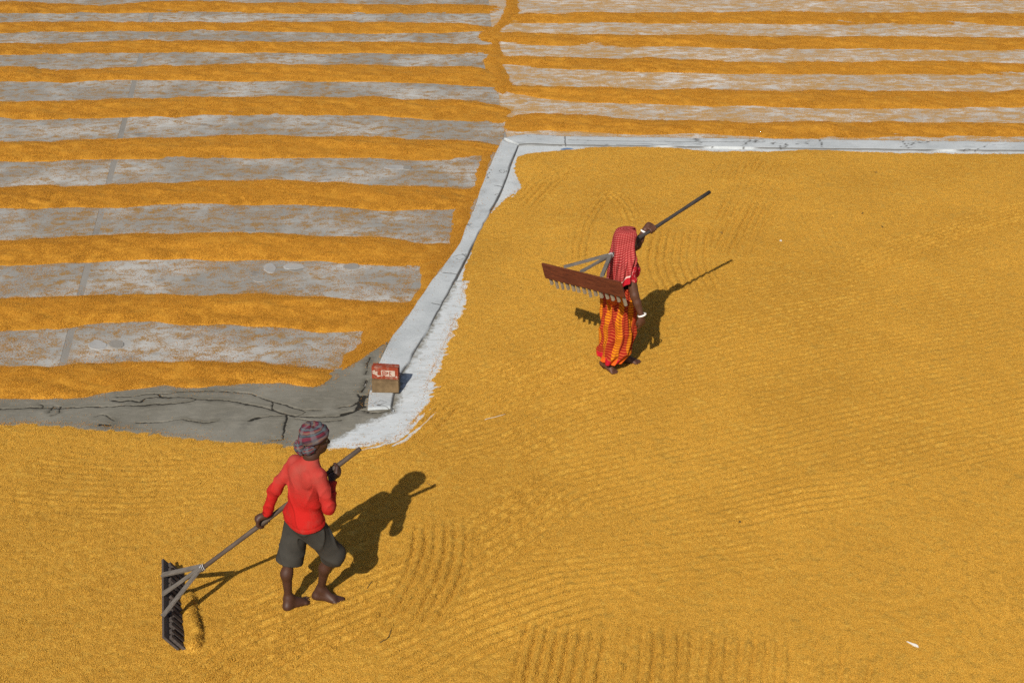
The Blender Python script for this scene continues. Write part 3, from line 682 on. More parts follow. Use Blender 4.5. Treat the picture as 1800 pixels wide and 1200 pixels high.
RROWS = [
    ([(900, -46, -31), (1400, -44, -28), (2200, -42, -27)], .08),
    ([(886, -18, 2), (1000, -18, 1), (1250, -16, 1), (1500, -16, 2), (1800, -15, 3), (2200, -14, 4)], .09),
    ([(866, 30, 42), (885, 28, 45), (914, 28, 43), (1000, 25, 42), (1250, 23, 43), (1350, 24, 45), (1575, 23, 45), (1800, 25, 47), (2200, 28, 50)], .09),
    ([(840, 63, 68), (850, 57, 76), (880, 58, 78), (930, 62, 80), (1000, 63, 83), (1250, 64, 86), (1350, 66, 88), (1575, 66, 88), (1800, 68, 92), (2200, 72, 96)], .10),
    ([(850, 100, 112), (858, 98, 122), (885, 99, 118), (900, 101, 118), (1000, 103, 125), (1250, 110, 131), (1350, 112, 133), (1575, 110, 132), (1800, 113, 133), (2200, 118, 140)], .10),
    ([(868, 125, 150), (885, 132, 162), (900, 152, 166), (950, 155, 174), (1000, 157, 180), (1250, 160, 188), (1350, 162, 190), (1500, 161, 193), (1800, 164, 190), (2200, 168, 196)], .12),
    ([(882, 224, 235), (890, 212, 236), (910, 203, 236), (950, 202, 230), (1000, 206, 232), (1120, 212, 238), (1250, 213, 237), (1350, 216, 246), (1575, 218, 243), (1700, 219, 243), (1800, 220, 242), (2200, 224, 248)], .12)]
RL = ['row of golden paddy farthest off across the right yard', 'paddy row at the far edge of the right yard, second farthest', 'third farthest paddy row in the right yard, level with the gap in the left rows', 'fourth farthest paddy row in the right yard',
      'paddy row in the right yard, third from the cross kerb', 'paddy row in the right yard, second from the cross kerb', 'paddy row lying right along the pale cross kerb']
for i, ((cols, h), lb) in enumerate(zip(RROWS, RL)):
    paddy_row(cols, h, lb, 400 + i * 17, TREE_RF)

# grain swept up along the kerb and across the seam of the two yards
def drift(poly, h, label, seed, tree, step=0.03):
    P = GP(poly); lo, hi = P.min(0) - .25, P.max(0) + .25
    X, Y = np.meshgrid(np.arange(lo[0], hi[0], step), np.arange(lo[1], hi[1], step), indexing='ij')
    sd = poly_sd(X, Y, P); kp = sd > -0.22
    x, y = X[kp], Y[kp]; sn = sd[kp] + 0.05 * fbm(x * 4, y * 4, seed) + 0.02 * fbm(x * 18, y * 18, seed + 1, 3)
    z = -0.008 + (h + 0.008) * sstep(-0.12, 0.20, sn) + 0.010 * fbm(x * 3, y * 3, seed + 2, 4) * sstep(0, .2, sn) + 0.004 * fbm(x * 16, y * 16, seed + 3, 3)
    ii = -np.ones(X.shape, int); ii[kp] = np.arange(kp.sum())
    F = np.stack([ii[:-1, :-1], ii[1:, :-1], ii[1:, 1:], ii[:-1, 1:]], -1).reshape(-1, 4); F = F[(F >= 0).all(1)]
    me = mesh_np('paddy_drift', np.stack([x, y, z], 1), F); attr(me, 'dens', (z > 0.010).astype(float))
    o = tag(obj('paddy_drift', me, M['paddy_row']), label, 'grain drift', 'drifts of swept paddy')
    scatter('loose_grain', me, tree, o)
    ROW_EDGES.append((P, P))
drift([(866, 262), (856, 290), (847, 325), (828, 362), (821, 398), (804, 438), (779, 466), (757, 496), (735, 528), (706, 565), (690, 592), (672, 610), (652, 626), (622, 646), (590, 664), (596, 646), (622, 618), (636, 602), (638, 583), (652, 560), (690, 545), (716, 535), (727, 522), (740, 503), (747, 488), (742, 465), (768, 445), (796, 428), (800, 405), (801, 370), (816, 348), (838, 332), (845, 300), (852, 275)], 0.046, 'drift of paddy swept along the left side of the diagonal kerb', 601, TREE_R)
drift([(892, -30), (912, -30), (912, 26), (892, 44), (874, 60), (880, 80), (886, 100), (886, 116), (902, 150), (884, 166), (866, 152), (856, 126), (851, 106), (862, 92), (868, 78), (846, 68), (850, 58), (870, 46), (886, 26)], 0.04, 'drift of paddy running between the far rows of the two yards', 631, TREE_RF)

# stray grains on the bare concrete
pts = []
def edge_strays(line, n, sig, z0):
    seg_ = np.diff(line, axis=0); L = np.linalg.norm(seg_, axis=1); c = np.concatenate([[0], np.cumsum(L)])
    u = RNG.uniform(0, c[-1], n); k = np.clip(np.searchsorted(c, u) - 1, 0, len(L) - 1); f = (u - c[k]) / np.maximum(L[k], 1e-9)
    p = line[k] + seg_[k] * f[:, None]
    ok = vnoise(p[:, 0] * 4, p[:, 1] * 4, 19) > RNG.uniform(0.1, 0.75, n)
    p = p[ok] + RNG.normal(0, 1, (ok.sum(), 2)) * sig * RNG.exponential(1.0, (ok.sum(), 1))
    for a, bb in p: pts.append((a, bb, z0))
for (P_, Q_) in ROW_EDGES:
    near = P_[:, 1].mean() < 19
    for ln in (P_, Q_): edge_strays(ln, 1600 if near else 700, 0.045 if near else 0.06, 0.008)
edge_strays(ROW_EDGES[11][1], 1800, 0.05, 0.020)
edge_strays(FIELD[15:], 9000, 0.05, 0.019); edge_strays(FIELD[:13], 5000, 0.06, 0.009); edge_strays(KERB_L, 2500, 0.05, 0.038); edge_strays(KU, 2500, 0.05, 0.038)
def strew(n, poly, z, power):
    P = GP(poly); lo, hi = P.min(0), P.max(0)
    xx = RNG.uniform(lo[0], hi[0], n * 3); yy = RNG.uniform(lo[1], hi[1], n * 3)
    s = poly_sd(xx, yy, P)
    w = sstep(0.35, 0.75, 0.5 + 0.8 * fbm(xx * 3, yy * 4, 91)) * np.clip(1 - s / power, 0.08, 1)
    ok = (s > 0) & (RNG.random(len(xx)) < w)
    for a, bb in list(zip(xx[ok], yy[ok]))[:n]: pts.append((a, bb, z))
strew(9000, [(0, 578), (300, 570), (640, 582), (640, 615), (590, 655), (400, 645), (0, 652)], 0.006, 0.6)
strew(8000, [(0, 465), (450, 460), (735, 468), (715, 530), (400, 524), (0, 528)], 0.006, 0.6)
strew(6000, [(0, 368), (450, 360), (800, 370), (795, 428), (400, 418), (0, 426)], 0.006, 0.6)
strew(5000, [(0, 284), (450, 280), (850, 276), (840, 332), (400, 324), (0, 334)], 0.006, 0.6)
strew(1500, [(0, 700), (180, 692), (400, 672), (540, 680), (590, 655), (640, 612), (640, 640), (560, 700), (300, 695), (0, 716)], 0.014, 0.16)
strew(1500, [(0, 735), (200, 740), (350, 758), (480, 765), (600, 772), (690, 740), (740, 660), (780, 560), (830, 560), (780, 700), (700, 785), (350, 785), (0, 760)], 0.016, 0.30)
me = bpy.data.meshes.new('stray_grain'); me.from_pydata(pts, [], [])
tag(scatter('stray_grain', me, TREE_1), 'loose paddy grains strewn over the bare concrete strips', 'grain')

# ------------------------------------------------------------------ bricks on the kerb end
def brick(name, origin, rz, L, W, Hh, mat, label, frog=False, seed=1):
    import bmesh
    bm = bmesh.new(); bmesh.ops.create_cube(bm, size=1)
    bmesh.ops.subdivide_edges(bm, edges=bm.edges[:], cuts=7, use_grid_fill=True)
    for v in bm.verts:
        p = v.co.copy(); q = Vector((p.x * L, p.y * W, p.z * Hh))
        near = sum(abs(abs(c) - .5) < .02 for c in p)
        n = float(fbm(q.x * 25 + seed, q.y * 25 + q.z * 31, seed, 3))
        q *= 1 - 0.012 * max(near - 1, 0) * (1 + 2.0 * max(n, 0))
        q += Vector((0, 0, 0.5 * Hh)); q.y += 0.003 * n; v.co = q
    me = bpy.data.meshes.new(name); bm.to_mesh(me); bm.free()
    o = obj(name, me, mat); o.location = origin; o.rotation_euler = (0, 0, rz)
    tag(o, label, 'brick', 'bricks on the kerb end')
    return o
bx, by = G(678, 690, 0.037)
low = brick('brick', (float(bx), float(by) + .055, 0.037), math.radians(-3), 0.245, 0.11, 0.118, M['brick_brown'], 'dusty brown brick on edge, lower of the two on the kerb end', seed=3)
top = brick('brick', (float(bx) + .001, float(by) + .075, 0.1555), math.radians(-7), 0.245, 0.078, 0.118, M['brick_red'], 'red brick with a lettered panel, lying on top of a brown brick', seed=6)
# lettered panel (frog) on the near face of the red brick: a pale raised mark with a letter B and smudged letters after it
pn = Bits(); pn.box((0.03, -0.0405, 0.060), (0.125, 0, 0), (0, 0.004, 0), (0, 0, 0.058)); pn.build('frog_panel', M['brick_dust'], top, 0.0015)
lt = Bits()
def seg(x0, z0, x1, z1, w=0.008):
    a = np.array((x0, -0.0435, z0)); bb = np.array((x1, -0.0435, z1)); lt.bar(a, bb, w, 0.004, (0, 1, 0))
for (a, b2, c2, d2) in [(0, .0, 0, .042), (0, .042, .020, .042), (0, .021, .020, .021), (0, 0, .020, 0), (.022, .004, .022, .019), (.022, .023, .022, .040)]:
    seg(-0.018 + a, .039 + b2, -0.018 + c2, .039 + d2)
for (a, b2, c2, d2) in [(.036, .006, .036, .036), (.036, .036, .05, .03), (.05, .03, .036, .018), (.062, .0, .062, .04), (.062, .04, .078, .034), (.066, .018, .08, .002)]:
    seg(-0.018 + a, .039 + b2, -0.018 + c2, .039 + d2, 0.006)
lt.build('lettering', M['letter_red'], top)
for (xx, zz, w, h2) in [(-.085, .055, .045, .035), (-.098, .075, .03, .02), (-.06, .03, .035, .018), (.105, .03, .018, .012)]:
    sm = Bits(); a = np.linspace(0, 6.283, 12, endpoint=False); r = 1 + .35 * np.sin(3 * a + xx * 90)
    V = [(xx + w / 2 * rr * math.cos(t), -.0405, zz + h2 / 2 * rr * math.sin(t)) for t, rr in zip(a, r)] + [(xx + .9 * w / 2 * rr * math.cos(t), -.0422, zz + .9 * h2 / 2 * rr * math.sin(t)) for t, rr in zip(a, r)]
    sm.put(V, [(i, (i + 1) % 12, 12 + (i + 1) % 12, 12 + i) for i in range(12)] + [tuple(range(12, 24))])
    sm.build('mortar_smear', M['brick_dust'], top)

# ------------------------------------------------------------------ wooden rakes
def rake(origin, h, roll, handle_end, mats, label, seed, BL=0.93, sh=0.0):
    """local x runs up the handle, y along the board, z away from the teeth"""
    h = Vector(h).normalized(); y0 = Vector((0, 0, 1)).cross(h).normalized() * -1.0
    a = Matrix.Rotation(roll, 3, h) @ y0; zz = a.cross(h) * -1
    if zz.z < 0: zz = -zz
    a = zz.cross(h)
    mtx = Matrix((h, a, zz)).transposed().to_4x4(); mtx.translation = Vector(origin)
    root = bpy.data.objects.new('rake', None); col.objects.link(root); root.matrix_world = mtx
    tag(root, label, 'rake', 'wooden grain rakes')
    r = random.Random(seed)
    bd = Bits(); bd.box((-0.010, sh, -0.062), (0.018, 0, 0), (0, BL, 0), (0, 0, 0.152)); bd.build('board', mats['board'], root, 0.003)
    for i in range(14):
        yy = sh + (i / 13 - 0.5) * (BL - 0.07) + r.uniform(-.004, .004); t = Bits()
        ln = 0.200 + r.uniform(-.022, .010)
        tw = mats.get('width', 0.024) * r.uniform(.85, 1.12)
        t.box((0.0125, yy, -0.035 - ln / 2), (0.022, 0, 0), (r.uniform(-.003, .003), tw, 0), (0.0, r.uniform(-.006, .006), ln)); t.build('tooth', mats['tooth'], root, 0.002)
    J = np.array((0.335, 0, 0.012))
    for e, w in (((-0.004, -0.245, 0.024), 0.036), ((-0.004, 0.245, 0.024), 0.036), ((-0.002, 0.0, 0.026), 0.026)):
        s_ = Bits(); s_.bar(e, J + np.array((0.0, e[1] * 0.05, 0.004)), w, 0.018); s_.build('strut', mats['strut'], root, 0.002)
    br = Bits(); br.bar((-0.004, 0.028, 0.020), J + np.array((-.02, .006, -.012)), 0.024, 0.018); br.build('strut', mats['strut'], root, 0.002)
    hd = Bits(); n = 8
    px = np.linspace(0.30, handle_end, n)
    hd.tube([(q, 0.004 * math.sin(q * 3), 0.003 * math.cos(q * 4)) for q in px], [0.0165 + 0.0015 * math.sin(q * 9) for q in px], 12); hd.build('handle', mats['handle'], root, smooth=True)
    wr = Bits()
    for q in (0.33, 0.342, 0.355):
        wr.tube([(q + .006 * math.sin(t), 0.0235 * math.cos(t), 0.0235 * math.sin(t) + .004) for t in np.linspace(0, 6.283, 14)], [0.0028] * 14, 6)
    wr.build('binding_wire', M['wire'], root, smooth=True)
    return root
MH = Vector((1.115, 0.241, 0.824)).normalized(); MJ = Vector((-2.163, 8.52, 0.368))
rake(MJ - MH * 0.335, MH, 0.0, 1.75, dict(board=M['wood_dark'], tooth=M['wood_dark'], strut=M['wood_grey'], handle=M['wood_pole'], width=0.036), 'dark grey wooden rake dragged by the person in red', 3)
WTIP = Vector((1.845, 12.989, 1.463)); WH = Vector((0.722, 0.662, 0.199)).normalized(); WJ = WTIP - WH * 1.35
rake(WJ - WH * 0.335, WH, math.radians(-9), 1.685, dict(board=M['board_red'], tooth=M['tooth_pale'], strut=M['wood_grey'], handle=M['wood_black']), 'rake with red-brown board carried on the shoulder of the person in a saree', 5, 1.02, 0.03)

# ------------------------------------------------------------------ figures: smooth signed-distance bodies
class SDF:
    def __init__(s, lo, hi, h):
        s.lo = np.array(lo, np.float32); s.h = h; s.n = np.ceil((np.array(hi) - np.array(lo)) / h).astype(int) + 1
        s.D = np.full(s.n, 0.15, np.float32)
    def block(s, lo, hi):
        a = np.clip(np.floor((np.array(lo) - s.lo) / s.h).astype(int), 0, s.n - 1); b2 = np.clip(np.ceil((np.array(hi) - s.lo) / s.h).astype(int) + 1, 1, s.n)
        ax = [s.lo[k] + s.h * np.arange(a[k], b2[k], dtype=np.float32) for k in range(3)]
        return tuple(slice(a[k], b2[k]) for k in range(3)), np.meshgrid(*ax, indexing='ij', sparse=True)
    def _join(s, sl, d, k, op):
        D = s.D[sl]
        if op == 'cut': s.D[sl] = np.maximum(D, -d); return
        hh = np.clip(0.5 + 0.5 * (D - d) / k, 0, 1)
        s.D[sl] = D * (1 - hh) + d * hh - k * hh * (1 - hh)
    def rc(s, a, b2, ra, rb, k=0.02, op='add'):
        a = np.array(a, float); b2 = np.array(b2, float); m = max(ra, rb) + k + 0.06
        sl, (X, Y, Z) = s.block(np.minimum(a, b2) - m, np.maximum(a, b2) + m)
        if 0 in [q.size for q in (X, Y, Z)]: return s
        e = b2 - a; t = np.clip(((X - a[0]) * e[0] + (Y - a[1]) * e[1] + (Z - a[2]) * e[2]) / (e @ e + 1e-12), 0, 1)
        d = np.sqrt((X - a[0] - t * e[0]) ** 2 + (Y - a[1] - t * e[1]) ** 2 + (Z - a[2] - t * e[2]) ** 2) - (ra + (rb - ra) * t)
        s._join(sl, d, k, op); return s
    def chain(s, pts, rad, k=0.012):
        for i in range(len(pts) - 1): s.rc(pts[i], pts[i + 1], rad[i], rad[i + 1], k)
        return s
    def ell(s, c, r, axes=None, k=0.02, op='add'):
        c = np.array(c, float); r = np.array(r, float); A = np.eye(3) if axes is None else np.array(axes, float)
        m = r.max() + k + 0.06
        sl, (X, Y, Z) = s.block(c - m, c + m)
        if 0 in [q.size for q in (X, Y, Z)]: return s
        q = [((X - c[0]) * A[i][0] + (Y - c[1]) * A[i][1] + (Z - c[2]) * A[i][2]) for i in range(3)]
        k0 = np.sqrt(sum((q[i] / r[i]) ** 2 for i in range(3))); k1 = np.sqrt(sum((q[i] / r[i] ** 2) ** 2 for i in range(3))) + 1e-9
        s._join(sl, k0 * (k0 - 1) / k1, k, op); return s
    def field(s, fn):
        """adds fn(X, Y, Z) to the distance: folds and creases"""
        ax = [s.lo[k] + s.h * np.arange(s.n[k], dtype=np.float32) for k in range(3)]
        s.D += fn(*np.meshgrid(*ax, indexing='ij', sparse=True)); return s
    def plane(s, p, n, lo=None, hi=None):
        """keeps what lies behind the plane (point p, normal n) inside the box lo..hi"""
        p = np.array(p, float); n = np.array(n, float); n /= np.linalg.norm(n)
        sl, (X, Y, Z) = s.block(s.lo if lo is None else lo, (s.lo + s.h * s.n) if hi is None else hi)
        s.D[sl] = np.maximum(s.D[sl], (X - p[0]) * n[0] + (Y - p[1]) * n[1] + (Z - p[2]) * n[2]); return s
    def mesh(s, name):
        D = s.D; D[0] = D[-1] = 0.1; D[:, 0] = D[:, -1] = 0.1; D[:, :, 0] = D[:, :, -1] = 0.1
        ins = D < 0
        c8 = [ins[i:D.shape[0] - 1 + i, j:D.shape[1] - 1 + j, k:D.shape[2] - 1 + k] for i in (0, 1) for j in (0, 1) for k in (0, 1)]
        cnt = sum(c.astype(np.int8) for c in c8); act = (cnt > 0) & (cnt < 8)
        I = np.argwhere(act); cid = -np.ones(act.shape, np.int64); cid[act] = np.arange(len(I))
        cor = np.array([(i, j, k) for i in (0, 1) for j in (0, 1) for k in (0, 1)])
        dv = [D[I[:, 0] + c[0], I[:, 1] + c[1], I[:, 2] + c[2]] for c in cor]
        pos = np.zeros((len(I), 3)); w = np.zeros(len(I))
        for a in range(8):
            for b2 in range(a + 1, 8):
                if np.abs(cor[a] - cor[b2]).sum() != 1: continue
                m = (dv[a] < 0) != (dv[b2] < 0); t = np.where(m, dv[a] / (dv[a] - dv[b2] + 1e-12), 0)
                pos += m[:, None] * (cor[a][None] + t[:, None] * (cor[b2] - cor[a])[None]); w += m
        V = (I + pos / w[:, None]) * s.h + s.lo
        Fs = []
        for ax in range(3):
            o1, o2 = (ax + 1) % 3, (ax + 2) % 3
            A = [slice(None)] * 3; B = [slice(None)] * 3; A[ax] = slice(0, -1); B[ax] = slice(1, None)
            ch = ins[tuple(A)] != ins[tuple(B)]; E = np.argwhere(ch); E = E[(E[:, o1] > 0) & (E[:, o2] > 0) & (E[:, o1] < D.shape[o1] - 1) & (E[:, o2] < D.shape[o2] - 1)]
            q = []
            for (u, v) in ((-1, -1), (0, -1), (0, 0), (-1, 0)):
                e = E.copy(); e[:, o1] += u; e[:, o2] += v; q.append(cid[e[:, 0], e[:, 1], e[:, 2]])
            q = np.stack(q, 1); flip = ~ins[E[:, 0], E[:, 1], E[:, 2]]; q[flip] = q[flip][:, ::-1]; Fs.append(q)
        Fa = np.concatenate(Fs)
        # two rounds of gentle smoothing
        for lam in (0.5, 0.5):
            S = np.zeros_like(V); C = np.zeros(len(V))
            for i in range(4):
                np.add.at(S, Fa[:, i], V[Fa[:, (i + 1) % 4]]); np.add.at(C, Fa[:, i], 1)
            V = V + lam * (S / np.maximum(C, 1)[:, None] - V) * 0.6
        return mesh_np(name, V, Fa)

def unit(v): v = np.array(v, float); return v / np.linalg.norm(v)
def head(s, c, fwd, up, sc=1.0):
    """c: middle of the skull"""
    f = unit(fwd); u = unit(np.array(up) - f * np.dot(up, f)); r = np.cross(f, u); A = (f, r, u); c = np.array(c, float)
    P = lambda a, b2, d: c + sc * (f * a + r * b2 + u * d)
    s.ell(P(-.008, 0, .02), (.094 * sc, .074 * sc, .092 * sc), A, .02); s.ell(P(.022, 0, -.045), (.066 * sc, .056 * sc, .072 * sc), A, .03)
    s.ell(P(.055, 0, -.088), (.028, .030, .022), A, .025)                                  # chin
    s.rc(P(.084, 0, .000), P(.104, 0, -.036), .008, .0135, .012)                           # nose
    for q in (-1, 1):
        s.ell(P(.096, q * .010, -.040), (.008, .008, .006), A, .008)
        s.rc(P(.086, q * .012, .012), P(.072, q * .046, .012), .009, .008, .012)           # brow
        s.ell(P(.079, q * .031, -.006), (.012, .014, .009), A, .008, 'cut')                # eye socket
        s.ell(P(-.005, q * .073, -.012), (.018, .008, .030), A, .008)                      # ear
        s.ell(P(.060, q * .038, -.034), (.024, .018, .018), A, .02)                        # cheekbone
    s.rc(P(.084, -.018, -.062), P(.084, .018, -.062), .0075, .0075, .006); s.rc(P(.083, -.016, -.074), P(.083, .016, -.074), .0085, .0085, .006)
    return P
def grip(s, H, pole, wrist, spread=0.0195, R=0.026):
    """a hand closed round a pole at H, the wrist coming from one side"""
    H = np.array(H, float); p = unit(pole); w = np.array(wrist, float); e1 = w - H; e1 = unit(e1 - p * np.dot(e1, p)); e2 = np.cross(p, e1)
    q = lambda o, ph, rr=R: H + p * o + rr * (math.cos(ph) * e1 + math.sin(ph) * e2)
    s.rc(w, q(0.0, .25, .050), .024, .026, .02)
    for i in range(4):
        o = (i - 1.5) * spread; L = (.92, 1.0, .96, .8)[i]
        s.rc(q(o * .5, .25, .052), q(o, .55, .034), .018, .0125, .012)
        s.chain([q(o, a * L) for a in (0.5, 1.5, 2.5, 3.5)], [.0110, .0105, .0098, .0085], .004)
    s.rc(q(.01, -.1, .055), q(.036, -.6, .034), .017, .013, .012); s.chain([q(.036, -.6, .032), q(.034, -1.5), q(.024, -2.4)], [.0125, .0112, .0095], .005)
def hang_hand(s, wrist, tip_dir, palm_n, scale=1.0):
    """a relaxed hand; palm_n points out of the palm"""
    w = np.array(wrist, float); t = unit(tip_dir); n = unit(np.array(palm_n) - t * np.dot(palm_n, t)); b2 = np.cross(t, n)
    K = lambda a, c, d: w + scale * (t * a + b2 * c + n * d)
    s.rc(K(0, 0, 0), K(.045, 0, .004), .021, .024, .015)
    for i in range(4):
        c = (i - 1.5) * .0195; L = (.90, 1.0, .95, .78)[i]; bend = .30 + .08 * i
        k0 = K(.078, c, .006); s.rc(K(.03, c * .6, .004), k0, .017, .0125, .012)
        p1 = k0 + scale * L * .036 * (t * math.cos(bend) + n * math.sin(bend)); p2 = p1 + scale * L * .026 * (t * math.cos(bend * 2.2) + n * math.sin(bend * 2.2)); p3 = p2 + scale * L * .02 * (t * math.cos(bend * 3) + n * math.sin(bend * 3))
        s.chain([k0, p1, p2, p3], [.0108, .0100, .0092, .0080], .004)
    s.chain([K(.02, -.020, .010), K(.052, -.040, .020), K(.078, -.042, .030), K(.098, -.036, .038)], [.0165, .0125, .0110, .0090], .008)
def foot(s, ankle, heel, toe, lift=0.0):
    """bare foot: heel and toe are points on the ground plane of the sole"""
    a = np.array(ankle, float); h = np.array(heel, float); t = np.array(toe, float); d = unit(t - h); L = np.linalg.norm(t - h); up = np.array((0, 0, 1.0))
    sd = unit(np.cross(d, up))
    s.rc(a, h + d * .035 + up * .034, .034, .033, .03); s.rc(h + d * .035 + up * .032, h + d * L * .72 + up * .020, .032, .024, .02)
    s.rc(a + d * .01, h + d * L * .62 + up * .032, .030, .022, .03)
    for q in (-1, 1): s.rc(h + d * L * .5 + up * .022, h + d * L * .78 + sd * q * .024 + up * .016, .024, .018, .015)
    for i in range(5):
        o = (i - 2) * .0165; ln = (.96, 1.0, .97, .92, .86)[i]
        s.rc(h + d * L * .76 + sd * o + up * .016, h + d * L * ln + sd * o * 1.1 + up * .010, .0125, .0105 - .0008 * i, .006)

# --- the person in red, dragging the rake
GZ = 0.036
hip_f = unit((0.86, 0.50, 0)); tor_f = unit((0.66, 0.75, 0)); tor_r = np.array((tor_f[1], -tor_f[0], 0)); hip_r = np.array((hip_f[1], -hip_f[0], 0))
pel = np.array((-1.432, 8.565, 0.80)); chest = np.array((-1.375, 8.535, 1.11)); neck = np.array((-1.345, 8.53, 1.285)); skull = np.array((-1.318, 8.555, 1.396))
Rsh = np.array((-1.290, 8.447, 1.176)); Lsh = np.array((-1.470, 8.602, 1.186)); Rel = np.array((-1.232, 8.40, 0.955)); Lel = np.array((-1.615, 8.575, 0.99))
hp = lambda q: np.array(MJ) + q * np.array(MH)
RH = hp(1.18); LH = hp(0.555)
Rwr = RH + unit((-.10, -.85, -.45)) * 0.065; Lwr = LH + unit(Lel - LH) * 0.072
Lhip = pel - hip_r * .085 + (0, 0, -.04); Rhip = pel + hip_r * .085 + (0, 0, -.04)
Lkn = np.array((-1.546, 8.562, .440)); Rkn = np.array((-1.238, 8.560, .458)); Lan = np.array((-1.578, 8.528, .108)); Ran = np.array((-1.362, 8.636, .112))
S = SDF((-1.95, 8.2, 0.0), (-0.95, 8.95, 1.56), 0.0055)
S.ell(pel, (.085, .11, .08), (hip_f, hip_r, (0, 0, 1)), .04).ell(chest + tor_f * .012, (.055, .095, .10), (tor_f, tor_r, (0, 0, 1)), .04).rc(pel, chest + tor_f * .012, .065, .06, .04)
S.rc(Lsh, Rsh, .030, .030, .03).rc(chest + (0, 0, .1), neck, .045, .047, .03).rc(neck, skull - (0, 0, .03), .050, .048, .02)
hf = unit((0.93, 0.36, -0.10)); HP = head(S, skull, hf, (0, 0, 1), 0.92)
for sh, el, wr in ((Rsh, Rel, Rwr), (Lsh, Lel, Lwr)):
    S.rc(sh, el, .034, .030, .02); S.rc(el, el + (wr - el) * .35, .030, .030, .015); S.rc(el + (wr - el) * .35, wr, .030, .023, .015)
grip(S, RH, MH, Rwr); grip(S, LH, -np.array(MH), Lwr)
for hi_, kn, an, back in ((Lhip, Lkn, Lan, (-.02, -.012, 0)), (Rhip, Rkn, Ran, (-.03, .0, 0))):
    S.rc(hi_, kn, .066, .042, .03); S.rc(kn, kn * .62 + an * .38 + np.array(back), .037, .040, .03); S.rc(kn * .62 + an * .38 + np.array(back), an, .039, .025, .03); S.ell(kn + hip_f * .010, (.036, .036, .042), None, .03)
foot(S, Lan, (-1.612, 8.482, GZ - .008), (-1.440, 8.612, GZ - .006)); foot(S, Ran, (-1.426, 8.638, GZ - .006), (-1.205, 8.590, GZ - .008))
man = tag(obj('person', S.mesh('person'), M['skin_man']), 'person in red shirt, grey shorts and plaid turban dragging a rake', 'person')
for q in (-1, 1):
    e = SDF(HP(.078, q * .031, -.006) - .02, HP(.078, q * .031, -.006) + .02, .0025).ell(HP(.074, q * .031, -.005), (.011, .011, .011)); obj('eye', e.mesh('eye'), M['eye'], man)
# shirt
S = SDF((-1.95, 8.2, 0.5), (-1.0, 8.9, 1.36), 0.0055)
hemc = np.array((-1.425, 8.555, .80))
S.ell(chest + (0, 0, -.005), (.092, .126, .135), (tor_f, tor_r, (0, 0, 1)), .05)
S.ell(chest * .5 + hemc * .5 - tor_r * .012, (.098, .130, .18), (tor_f, tor_r, (0, 0, 1)), .05)
S.ell(hemc + (0, 0, -.03), (.104, .122, .15), (unit(hip_f + tor_f), unit(hip_r + tor_r), (0, 0, 1)), .05)
S.rc(chest - tor_r * .03, hemc - hip_r * .04, .090, .090, .04); S.ell(pel + (0, 0, -.03), (.112, .126, .14), (hip_f, hip_r, (0, 0, 1)), .04); S.rc(Rhip, Rhip * .6 + Rkn * .4, .104, .100, .04); S.rc(Lhip, Lhip * .6 + Lkn * .4, .102, .100, .04)
S.rc(Lsh, Rsh, .046, .046, .05).rc(chest + (0, 0, .08), neck + (0, 0, -.025), .066, .052, .04)
for q in (-1, 1): S.ell(chest - tor_f * .072 + tor_r * q * .068 + np.array((0, 0, .035)), (.024, .045, .060), (tor_f, tor_r, (0, 0, 1)), .03)
for sh, el, wr, cut in ((Rsh, Rel, Rwr, .80), (Lsh, Lel, Lwr, .93)):
    S.rc(sh, el, .047, .040, .025); S.rc(el, el + (wr - el) * cut, .041, .032, .02)
def folds(X, Y, Z):
    """creases: drag lines from the armpits, a bunched waist, rings on the sleeves, a hollow along the spine"""
    u = (X + 1.375) * tor_r[0] + (Y - 8.535) * tor_r[1]
    cr = lambda t: (1 - np.abs(np.sin(t))) ** 2.5
    body = (np.abs(u) < .15) * 1.0
    f = -.0125 * cr(15 * Z + 9 * u + 1.3 * np.sin(13 * u)) * np.exp(-((Z - .845) / .085) ** 2)
    f = f - .0110 * cr(17 * (Z - 1.6 * np.abs(u)) + 1.5 * np.sin(9 * u + 2)) * np.exp(-((Z - 1.02) / .10) ** 2) * np.clip(np.abs(u) / .06, 0, 1)
    f = f + .003 * np.exp(-(u / .016) ** 2) * np.exp(-((Z - 1.08) / .14) ** 2)
    f = f + .004 * np.exp(-((Z - .772 - .08 * (X + 1.43)) / .004) ** 2) * body
    return f - .0070 * cr(24 * (Z + .35 * X) + 1.2 * np.sin(22 * Y)) * np.clip((np.abs(u) - .14) / .02, 0, 1)
S.field(lambda X, Y, Z: folds(X, Y, Z))
S.plane((-1.43, 8.56, .748), (0.10, 0.07, -1), (-1.645, 8.2, .4), (-1.05, 8.9, .90))
S.ell(neck + (0.012, 0.01, .045), (.066, .066, .05), None, .01, 'cut')
for el, wr, cut in ((Rel, Rwr, .80), (Lel, Lwr, .93)):
    dn = unit(wr - el); pc = el + (wr - el) * cut
    S.plane(pc, dn, np.minimum(pc, wr) - .075, np.maximum(pc, wr) + .075) if False else S.rc(pc + dn * .045, pc + dn * .10, .045, .05, .01, 'cut')
    S.rc(pc - dn * .01, pc + dn * .1, .030, .034, .01, 'cut')
obj('shirt', S.mesh('shirt'), M['shirt'], man)
